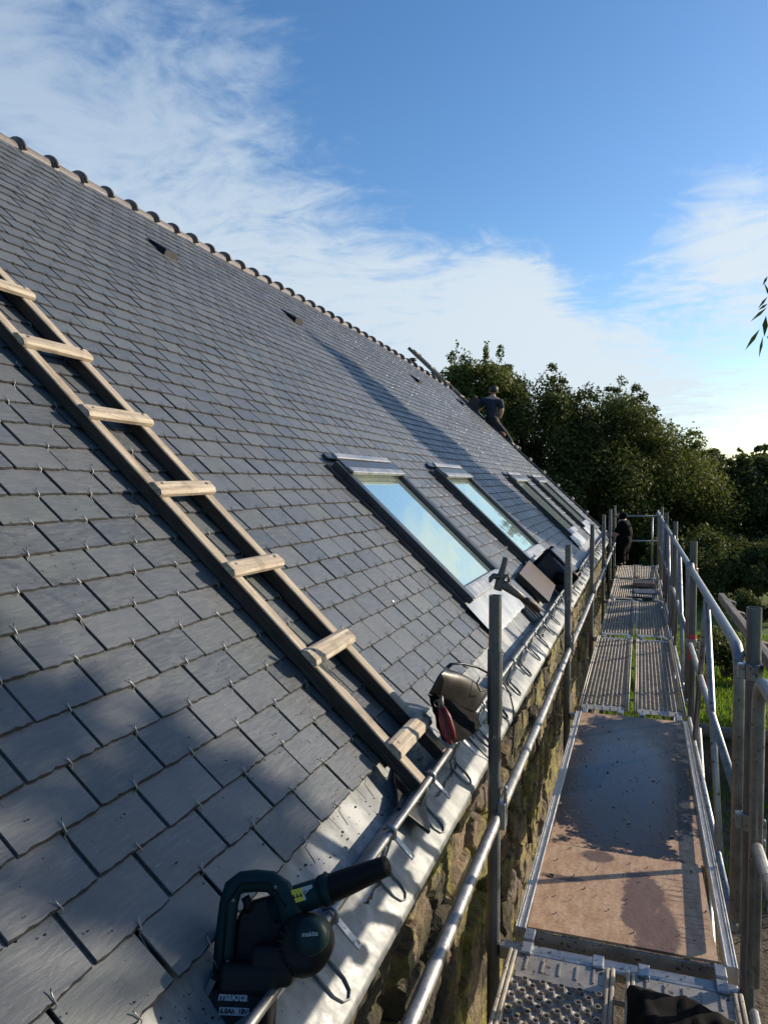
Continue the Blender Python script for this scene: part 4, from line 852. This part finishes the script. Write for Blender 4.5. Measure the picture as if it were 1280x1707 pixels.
# ------------------------------------------------------------------ people
def skin_body(name, joints, edges, mat, parent, sub=2):
    me = bpy.data.meshes.new(name); me.from_pydata([tuple(j[0]) for j in joints], edges, []); o = bpy.data.objects.new(name, me); COL.objects.link(o); o.parent = parent
    o.modifiers.new('skin', 'SKIN'); sv = me.skin_vertices[0].data
    for i, j in enumerate(joints): r = j[1]; sv[i].radius = r if isinstance(r, tuple) else (r, r); sv[i].use_root = (i == 0)
    s = o.modifiers.new('sub', 'SUBSURF'); s.levels = sub; s.render_levels = sub
    me.materials.append(MT[mat] if isinstance(mat, str) else mat); return o
def cloth(nm, body, idx, edges, sc, mat, parent, _=None):
    m_ = {k: i for i, k in enumerate(idx)}; js = [(body[k][0], tuple(q * sc + .006 for q in (body[k][1] if isinstance(body[k][1], tuple) else (body[k][1],) * 2))) for k in idx]
    return skin_body(nm, js, [(m_[a], m_[b]) for a, b in edges if a in m_ and b in m_], mat, parent)
def person_roofer():
    Y = 16.12; base = at_y(846, 742, Y); t = thing('person', 'person in a navy t-shirt and dark trousers kneeling at the roof edge, seen from behind', 'person', base)
    A = Vector((-.324, .946, 0))
    def J(px, py, d=0.0): return at_y(px, py, Y) - base + A * d
    # one continuous body surface
    def clothes(pts, edges, mat, nm): return skin_body(nm, pts, edges, mat, t)
    pel = J(819, 704); body = [(pel, (.15, .12)), (J(819, 690), (.145, .11)), (J(819, 676), (.17, .11)), (J(820, 667), (.15, .09)), (J(821, 661), .055), (J(822, 656), .06),
        (J(806, 668), .075), (J(798, 679, .02), .055), (J(795, 683, .12), .045), (J(791, 676, .24), .038), (J(833, 670), .075), (J(836, 683), .055), (J(834, 695, .10), .043), (J(829, 697, .22), .038),
        (J(813, 709), .10), (J(812, 716, .30), .075), (J(824, 722, .05), .06), (J(832, 722, -.05), .05), (J(826, 709), .10), (J(841, 724, .02), .078), (J(853, 742, .0), .055), (J(860, 746, .05), .045)]
    ed = [(0, 1), (1, 2), (2, 3), (3, 4), (4, 5), (3, 6), (6, 7), (7, 8), (8, 9), (3, 10), (10, 11), (11, 12), (12, 13), (0, 14), (14, 15), (15, 16), (16, 17), (0, 18), (18, 19), (19, 20), (20, 21)]
    bd = skin_body('body', body, ed, 'skin', t)
    cloth('t_shirt', body, [0, 1, 2, 3, 6, 7, 10, 11], ed, 1.16, 'tshirt', t, {4: .0}); cloth('trousers', body, [0, 14, 15, 16, 18, 19, 20, 1], ed, 1.17, 'trousers', t)
    bt = [(J(828, 722, .03), .062), (J(835, 722, -.06), .058), (J(840, 728, -.10), .045)]; skin_body('boot', bt, [(0, 1), (1, 2)], 'boot', t)
    bt = [(J(855, 743), .06), (J(862, 748), .058), (J(869, 748, .03), .04)]; skin_body('boot', bt, [(0, 1), (1, 2)], 'oldwood', t)
    hd = [(J(821, 657), .055), (J(822, 652), (.085, .095)), (J(823, 647), (.08, .09))]; skin_body('head', hd, [(0, 1), (1, 2)], 'skin', t)
    hr = [(J(822, 656, -.035), (.075, .07)), (J(822.5, 651, -.02), (.105, .11)), (J(823, 646), (.105, .11)), (J(823, 643.5), (.07, .08))]; skin_body('hair', hr, [(0, 1), (1, 2), (2, 3)], 'hair', t)
    for px in (816, 828.5):
        q = MB(); q.smooth = True; c = J(px, 653); q.path([c + Vector((0, 0, -.03)), c, c + Vector((0, 0, .03))], [.008, .018, .010], 8); q.build('ear', 'skin', t)
    for c0, dr in ((J(791, 676, .24), -1), (J(829, 697, .22), -1)):
        for k in range(4):
            q = MB(); o_ = c0 + Vector((0, 0, .02 * (k - 1.5))); q.path([o_, o_ + A * .05 + RIGHT * .015 * dr, o_ + A * .085 + RIGHT * .03 * dr], [.011, .010, .007], 6); q.build('finger', 'skin', bd)
        q = MB(); q.path([c0 + Vector((0, 0, .03)), c0 + Vector((0, 0, .05)) + A * .03, c0 + Vector((0, 0, .055)) + A * .06], [.013, .012, .008], 6); q.build('thumb', 'skin', bd)
person_roofer()
def person_deck():
    Y = 15.55; base = at_z(1038, 942, 0.0); base = Vector((at_y(1038, 935, Y).x, Y, 0)); t = thing('person', 'person in black hooded clothes at the far end of the scaffold', 'person', base)
    def J(px, py, d=0.0): return at_y(px, py, Y) - base + Vector((0, d, 0))
    body = [(J(1039, 902), (.13, .14)), (J(1041, 885), (.14, .14)), (J(1040, 873), (.13, .14)), (J(1037, 865), .06), (J(1035, 861), .06), (J(1034, 876, -.1), .07), (J(1028, 890, -.12), .055), (J(1019, 892, -.08), .04), (J(1043, 876, .12), .07), (J(1046, 892, .1), .055), (J(1038, 897, .0), .045),
        (J(1036, 908, -.08), .10), (J(1033, 922, -.12), .085), (J(1037, 938, -.08), .06), (J(1041, 908, .08), .10), (J(1037, 923, .14), .085), (J(1042, 938, .16), .06)]
    ed = [(0, 1), (1, 2), (2, 3), (3, 4), (2, 5), (5, 6), (6, 7), (2, 8), (8, 9), (9, 10), (0, 11), (11, 12), (12, 13), (0, 14), (14, 15), (15, 16)]
    bd = skin_body('body', body, ed, 'skin', t)
    cloth('jacket', body, [0, 1, 2, 3, 5, 6, 8, 9, 10], ed, 1.2, 'blackcloth', t); cloth('trousers', body, [1, 0, 11, 12, 13, 14, 15, 16], ed, 1.18, 'blackcloth', t)
    for px, py, d in ((1036, 940, -.08), (1041, 940, .16)): skin_body('boot', [(J(px + 1, py - 1, d), .055), (J(px - 4, py, d), .05), (J(px - 8, py + .5, d), .035)], [(0, 1), (1, 2)], 'rubber', t)
    skin_body('head', [(J(1036, 865), .055), (J(1034, 859), (.085, .09)), (J(1034, 855), (.08, .085))], [(0, 1), (1, 2)], 'skin', t)
    skin_body('hood', [(J(1040, 867), (.10, .10)), (J(1037, 859), (.10, .11)), (J(1036, 854), (.09, .10))], [(0, 1), (1, 2)], 'blackcloth', t)
    c0 = J(1019, 892, -.08)
    for k in range(4):
        q = MB(); o_ = c0 + Vector((0, .02 * (k - 1.5), 0)); q.path([o_, o_ + Vector((-.05, 0, -.01)), o_ + Vector((-.07, 0, -.04))], [.011, .010, .007], 6); q.build('finger', 'skin', bd)
    q = MB(); q.path([c0, c0 + Vector((-.03, -.05, .02)), c0 + Vector((-.06, -.05, .01))], [.013, .012, .008], 6); q.build('thumb', 'skin', bd)
    tl = thing('caulking_gun', 'pale and red hand tool held at the eave by the hooded person', 'tool', J(1014, 893, -.08) + base)
    q = MB(); a, b = J(1010, 888, -.08) + base, J(1020, 905, -.08) + base; q.tube(a, b, .025, 10); q.build('tube', 'mortar', tl, world=True); q = MB(); q.tube(J(1014, 896, -.1) + base, J(1026, 886, -.1) + base, .014, 8); q.build('frame', 'redpaint', tl, world=True)
person_deck()
def gable_things():
    P = at_y(790, 677, 16.15); t = thing('tool_crate', 'brown tool crate propped at the roof edge beside the kneeling person', 'crate', mat=roof_matrix(16.2, (P - CAM).dot(SS), .02))
    s = (P - CAM).dot(SS)
    for nm, c, sz in (('side', (0, .12, .13), (.26, .03, .24)), ('side', (0, -.12, .13), (.26, .03, .24)), ('end', (-.12, 0, .12), (.02, .21, .20)), ('end', (.12, 0, .12), (.02, .21, .20)), ('bottom', (0, 0, .01), (.26, .21, .02))):
        q = MB(); q.box(c, sz); q.build(nm, 'brownboard', t)
    a, b = at_y(681, 580, 16.3), at_y(745, 641, 16.3); dr = (b - a).normalized(); t = thing('verge_ladder', 'dark ladder up the far gable edge, its end sticking up past the ridge', 'ladder', a)
    c = at_y(905, 800, 16.3); q = MB(); q.bar(a, b.lerp(b, 1), .05, .07); q.bar(b, c, .05, .07); q.build('rail', 'oldwood', t, world=True)
    q = MB(); q.bar(a + Vector((0, .35, 0)), b + Vector((0, .35, 0)), .05, .07); q.bar(b + Vector((0, .35, 0)), c + Vector((0, .35, 0)), .05, .07); q.build('rail', 'oldwood', t, world=True)
    for k in range(9):
        p = a.lerp(c, (k + .5) / 9); q = MB(); q.bar(p + Vector((0, -.03, .05)), p + Vector((0, .38, .05)), .06, .03); q.build('rung', 'oldwood', t, world=True)
gable_things()
# ------------------------------------------------------------------ ground
def sheet(name, x0, x1, y0, y1, z, mat, step=2.0, amp=.06, kind='structure', holes=None):
    nx, ny = max(1, int((x1 - x0) / step)), max(1, int((y1 - y0) / step)); vs = []
    for i in range(nx + 1):
        for j in range(ny + 1):
            x, y = x0 + (x1 - x0) * i / nx, y0 + (y1 - y0) * j / ny; vs.append((x, y, z + amp * mnoise.noise(Vector((x * .35, y * .35, 2))) - amp * .5))
    mb = MB(); mb.smooth = True; mb.add(vs, [(i * (ny + 1) + j, (i + 1) * (ny + 1) + j, (i + 1) * (ny + 1) + j + 1, i * (ny + 1) + j + 1) for i in range(nx) for j in range(ny)]); return tag(mb.build(name, mat), kind=kind)
def ground():
    far = MB(); far.add([(-900, -900, GZ - .25), (900, -900, GZ - .25), (900, 1500, GZ - .25), (-900, 1500, GZ - .25)], [(0, 1, 2, 3)]); tag(far.build('ground', 'lawn'), kind='structure')
    sheet('dirt_yard', -8, 14, -6, BANK_Y + .05, GZ, 'dirt', .4, .10)
    sheet('lawn', -30, 50, BANK_Y, 80, LAWN, 'lawn', 1.2, .10)
    # cut bank between yard and lawn
    vs = []; n, m_ = 70, 8
    for i in range(n + 1):
        for j in range(m_ + 1):
            x = -3 + 16 * i / n; q = j / m_; vs.append((x, BANK_Y + .1 - .28 * (1 - q) + .10 * mnoise.noise(Vector((x * 1.7, q * 3, 4))), GZ - .12 + (LAWN - GZ + .08) * q))
    mb = MB(); mb.smooth = True; mb.add(vs, [(i * (m_ + 1) + j, (i + 1) * (m_ + 1) + j, (i + 1) * (m_ + 1) + j + 1, i * (m_ + 1) + j + 1) for i in range(n) for j in range(m_)]); tag(mb.build('earth_bank', 'dirt'), kind='structure')
    q = MB(); q.path([(.4 + .5 * k, BANK_Y + .06 + .03 * math.sin(k), LAWN + .05 + .015 * math.sin(k * 2.1)) for k in range(12)], [.10, .11, .10, .105, .11, .1, .095, .1, .1, .09, .1, .09], 10); tag(q.build('timber_log', 'oldwood'), 'grey log lying along the edge of the lawn above the bank', 'log')
    # grass blades on the part of the lawn the camera sees
    def blades(n, x0, x1, y0, y1, z, h, name, kindlabel):
        x = rng.uniform(x0, x1, n); y = rng.uniform(y0, y1, n) ; a = rng.uniform(0, 6.28, n); hh = h * rng.uniform(.4, 1.3, n); w = .010 + .006 * rng.random(n); lx, ly = rng.normal(0, .45, n) * hh, rng.normal(0, .45, n) * hh
        zz = np.full(n, z - .06); c, s = np.cos(a) * w, np.sin(a) * w
        V = np.stack([np.stack([x - c, y - s, zz], 1), np.stack([x + c, y + s, zz], 1), np.stack([x + lx + c * .2, y + ly + s * .2, zz + hh + .05], 1), np.stack([x + lx - c * .2, y + ly - s * .2, zz + hh + .05], 1)], 1).reshape(-1, 3)
        r = np.repeat(rng.random((n, 3)), 4, 0); o = fast_mesh(name, V, np.arange(4 * n).reshape(-1, 4), ['grass'], r); return tag(o, kindlabel, 'grass', kind='stuff')
    blades(26000, -1.0, 5.5, BANK_Y + .1, 22, LAWN, .075, 'lawn_grass', 'short bright green grass on the lawn beyond the scaffold')
    blades(1800, .6, 4.5, 8.5, BANK_Y - .2, GZ, .10, 'yard_weeds', 'sparse dark weeds at the foot of the earth bank')
ground()
# ------------------------------------------------------------------ trees
def leaf_cloud(cl, n, size, seed, flat=.5, aspect=1.7, droop=0):
    """Leaf quads spread through ellipsoid clumps: cl = (centre, radii, weight)."""
    r = np.random.default_rng(seed); w = np.array([c[2] for c in cl], float); w /= w.sum(); idx = r.choice(len(cl), n, p=w); C_ = np.array([c[0] for c in cl])[idx]; Rr = np.array([c[1] for c in cl])[idx]
    d = r.normal(size=(n, 3)); d /= np.linalg.norm(d, axis=1, keepdims=True); rad = r.random(n) ** .38 * (1 + .10 * r.normal(size=n)); P = C_ + d * Rr * rad[:, None]
    nn = d * .7 + r.normal(size=(n, 3)) * .7 + np.array([0, 0, .3]); nn /= np.linalg.norm(nn, axis=1, keepdims=True); a = r.normal(size=(n, 3)) + np.array([0, 0, -droop]); u = np.cross(nn, a); u /= np.linalg.norm(u, axis=1, keepdims=True); v = np.cross(nn, u)
    s = size * r.uniform(.6, 1.35, n)[:, None]; u = u * s / aspect ** .5 * .5; v = v * s * aspect ** .5 * .5
    V = np.stack([P - v, P + u - v * .1, P + v, P - u - v * .1], 1).reshape(-1, 3); clump = r.random(len(cl))[idx]; rn = np.stack([np.clip(.55 * clump + .55 * r.random(n) - .05, 0, 1), r.random(n), r.random(n)], 1)
    return V, np.arange(4 * n).reshape(-1, 4), np.repeat(rn, 4, 0)
def tree_parts(t, h, w, seed, n_leaf, size, trunk_h=.25, mat='leafA', low=.12, n_cl=46, spiky=False, conic=0.0):
    r = random.Random(seed); tr = MB(); top = Vector((r.uniform(-.2, .2), r.uniform(-.2, .2), h * .82)); base_r = .035 * h * .55
    pts = [Vector((0, 0, -.1)).lerp(top, q) + Vector((r.uniform(-1, 1), r.uniform(-1, 1), 0)) * .06 * (0 if q == 0 else 1) for q in (0, .2, .45, .7, 1)]; tr.path(pts, [base_r * 1.25, base_r, base_r * .75, base_r * .45, base_r * .12], 9)
    cl = []
    for i in range(n_cl):
        q = r.random(); z = h * (low + (1 - low) * (q ** .9) * .97); rr = (z / h - low) / (1 - low); prof = (math.sin(math.pi * min(1, (.22 + .76 * rr))) ** .5 if not conic else (1 - rr) ** conic) * w / 2
        a = r.uniform(0, 6.283); d = prof * (r.random() ** .45) * .92; c = (math.cos(a) * d, math.sin(a) * d, z); s = w * r.uniform(.10, .19) * (1.0 - .35 * rr)
        cl.append((c, (s, s, s * r.uniform(.8, 1.25)), s ** 2))
        if i % 2 == 0: cc = Vector(c); p0 = pts[0].lerp(top, min(.95, max(.15, rr * .8))); tr.path([p0, p0.lerp(cc, .5) + Vector((0, 0, .15)), cc], [base_r * .35, base_r * .2, .012], 6)
        if rr > .6 and r.random() < .7:                       # twigs that break the outline
            k = r.uniform(.4, 1.0) * (.11 if spiky else .055) * h; cl.append(((c[0] * 1.05, c[1] * 1.05, z + s + k * .4), (s * .28, s * .28, k * .6), s * s * .16))
    tr.build('trunk', 'bark', t); V, Fq, rn = leaf_cloud(cl, n_leaf, size, seed); fast_mesh('crown', V, Fq, [mat], rn, t)
def ground_at(px, Y, z): 
    d = ray(px, CY); return Vector((d[0] / d[1] * Y, Y, z))
TREES = [ # px, distance, top px y, width px, label
    (740, 22.5, 606, 120, 'leafB', 'broad leafy tree behind the ridge at the ladder end'),
    (800, 24.0, 582, 150, 'leafB', 'leafy tree with a spiky top directly behind the kneeling person'),
    (880, 25.0, 610, 170, 'leafA', 'round dark tree just right of the kneeling person'),
    (975, 26.0, 634, 190, 'leafA', 'wide dark tree behind the far end of the scaffold'),
    (1075, 27.5, 690, 190, 'leafB', 'lower sunlit tree behind the outer scaffold rails'),
    (1000, 31.0, 660, 200, 'leafA', 'tall tree in the back row, behind the wide dark tree'),
    (1175, 36.0, 758, 150, 'leafA', 'shaded tree left of centre in the grove beyond the lawn'),
    (1245, 38.0, 752, 170, 'leafA', 'shaded tree with a bare trunk in the grove beyond the lawn'),
    (1320, 37.0, 762, 170, 'leafA', 'tree at the right picture edge in the grove beyond the lawn'),
    (1140, 43.0, 752, 160, 'leafA', 'farthest tree in the grove, between the hedge trees and the lawn')]
for i, (px, Y, ty, wp, lf, lab) in enumerate(TREES):
    Y *= 1.22 if i < 6 else 1.0; b = ground_at(px, Y, LAWN - .05); dep = (b - CAM).dot(-BACK); topz = at_y(px, ty, Y).z; h = topz - b.z; w = wp * dep / F_PX
    t = thing('tree', lab, 'tree', b, group='trees beyond the farmhouse'); far_ = i >= 6
    tree_parts(t, h * (.95), w * 1.5, 100 + i, 34000 if far_ else 60000, .15 if far_ else .10, mat=lf, low=.02 if far_ else .0, n_cl=80, spiky=(i == 1))
def off_trees():
    # trees to the right that throw the soft shade over the roof
    U, Wv = Vector((SUN.y, -SUN.x, 0)).normalized(), None
    Wv = SUN.cross(U).normalized() * (1 if SUN.cross(U).z > 0 else -1)
    def P(u, w, t_): return U * u + Wv * w + SUN * t_
    c = P(.16, 1.02, 9.5); t = thing('narrow_leaf_tree', 'loose narrow leaved tree beyond the yard, dappling the lowest slates with shade', 'tree', (c.x, c.y, GZ)); h = c.z - GZ + 1.9
    r = random.Random(5); tr = MB(); tr.path([(0, 0, -.1), (.1, 0, h * .3), (-.1, .1, h * .6), (0, 0, h * .9)], [.14, .11, .08, .03], 9); cl = []
    for k in range(60):
        d = Vector((r.gauss(0, 1), r.gauss(0, 1), r.gauss(0, .9))); d = d.normalized() * r.random() ** .42 * 2.02; q = Vector((0, 0, c.z - GZ)) + d; s = r.uniform(.16, .40); cl.append((tuple(q), (s, s, s), s * s)); tr.path([(0, 0, q.z * .7), tuple(q)], [.025, .008], 5)
    V, Fq, rn = leaf_cloud(cl, 10500, .16, 9, aspect=4, droop=1)
    tr.build('trunk', 'bark', t); fast_mesh('crown', V, Fq, ['leafC'], rn, t)
    # a second one stands close to the scaffold, out of the picture but for one twig
    c = Vector((3.5, .9, 3.9)); t = thing('narrow_leaf_tree', 'narrow leaved tree close to the scaffold, one twig hanging in at the right edge', 'tree', (c.x, c.y, GZ)); tr = MB(); h = c.z - GZ
    tr.path([(0, 0, -.1), (.1, 0, h * .3), (-.1, .1, h * .6), (0, 0, h)], [.15, .12, .09, .03], 9); cl = []
    for k in range(46):
        d = Vector((r.gauss(0, 1), r.gauss(0, 1), r.gauss(0, 1))); d = d.normalized() * r.random() ** .4 * 1.75; q = Vector((0, 0, h)) + d; s = r.uniform(.25, .5); cl.append((tuple(q), (s, s, s), s * s)); tr.path([(0, 0, q.z * .75), tuple(q)], [.025, .008], 5)
    V, Fq, rn = leaf_cloud(cl, 15000, .16, 19, aspect=4, droop=1)
    tip = Vector((.475, 3.15, 2.42)) - Vector((c.x, c.y, GZ)); st = Vector((0, 0, h - .6)); mid = st.lerp(tip, .5) + Vector((0, 0, .35)); pre = tip + Vector((.12, .03, .28))
    tr.path([st, st.lerp(mid, .5) + Vector((0, 0, .2)), mid, mid.lerp(pre, .6), pre, tip], [.05, .04, .025, .012, .006, .002], 7)
    tr.path([pre + Vector((.02, 0, .1)), tip + Vector((.05, 0, .05)), tip + Vector((.005, 0, -.12)), tip + Vector((-.012, .0, -.165))], [.003, .0025, .002, .001], 5); tr.build('trunk', 'bark', t)
    lv = []; lr = []
    for (x0, y0, x1, y1, wd) in [(1279, 494, 1262, 515, 4), (1279, 506, 1263, 517, 4), (1278, 512, 1250, 536, 4.6), (1266, 548, 1241, 584, 6), (1276, 526, 1273, 562, 9), (1271, 560, 1264, 597, 4), (1279, 460, 1270, 476, 4), (1277, 560, 1286, 568, 4), (1284, 470, 1300, 500, 5), (1290, 520, 1300, 560, 6), (1286, 500, 1272, 470, 4)]:
        Yy = 3.13 + r.uniform(-.04, .04); a, b = at_y(x0, y0, Yy), at_y(x1, y1, Yy + r.uniform(-.03, .03)); a -= Vector((c.x, c.y, GZ)); b -= Vector((c.x, c.y, GZ)); ax = (b - a); sd = ax.cross(Vector((r.uniform(-.5, .5), 1, .2))).normalized() * wd * .5 * 3.2 / F_PX
        for p in (a, a.lerp(b, .45) + sd, b, a.lerp(b, .45) - sd): lv.append(tuple(p))
        lr += [(.35, .5, .5)] * 4
    n0 = len(V); V = np.vstack([V, np.array(lv)]); Fq = np.vstack([Fq, n0 + np.arange(len(lv)).reshape(-1, 4)]); rn = np.vstack([rn, np.array(lr)]); fast_mesh('crown', V, Fq, ['leafC'], rn, t)
    c = P(-8.2, .2, 18.0); t = thing('tall_tree', 'tall pointed tree right of the lawn, its shadow falling across the slates', 'tree', (c.x, c.y, LAWN)); hh = (P(-8.1, 2.7, 18).z - LAWN)
    tree_parts(t, hh, 4.0, 77, 15000, .2, low=.15, n_cl=34, conic=.8)
off_trees()
def bush(px, Y, h, w, seed, label, nl=4200, ls=.07):
    b = ground_at(px, Y, LAWN - .05); t = thing('bush', label, 'bush', b); r = random.Random(seed); cl = []; st = MB()
    for k in range(16):
        a = r.uniform(0, 6.28); d = r.random() ** .5 * w / 2 * .8; q = (math.cos(a) * d, math.sin(a) * d, h * r.uniform(.25, .8)); s = w * r.uniform(.12, .22); cl.append((q, (s, s, s), s * s)); st.path([(0, 0, -.05), (q[0] * .4, q[1] * .4, q[2] * .6), q], [.02, .012, .005], 5)
    st.build('stem', 'bark', t); V, Fq, rn = leaf_cloud(cl, nl, ls, seed); fast_mesh('foliage', V, Fq, ['leafA'], rn, t)
bush(1212, 17.0, 1.15, 1.3, 31, 'dark green bush on the lawn behind the sloping scaffold braces')
for k_, (px_, Y_, h_, w_, lab_) in enumerate([(1150, 27.0, 2.6, 3.2, 'dark shrub filling the gap under the lower sunlit tree'), (1205, 30.0, 2.3, 3.4, 'dark shrub beneath the grove, left of the bare trunk'), (1262, 29.0, 2.0, 3.2, 'dark shrub beneath the grove, right of the bare trunk'), (1310, 27.0, 2.2, 3.0, 'dark shrub under the grove at the right picture edge')]): bush(px_, Y_, h_, w_, 60 + k_, lab_, 9000, .10)
bush(1268, 24.0, 1.0, 1.6, 33, 'low bush at the far side of the lawn near the trees')
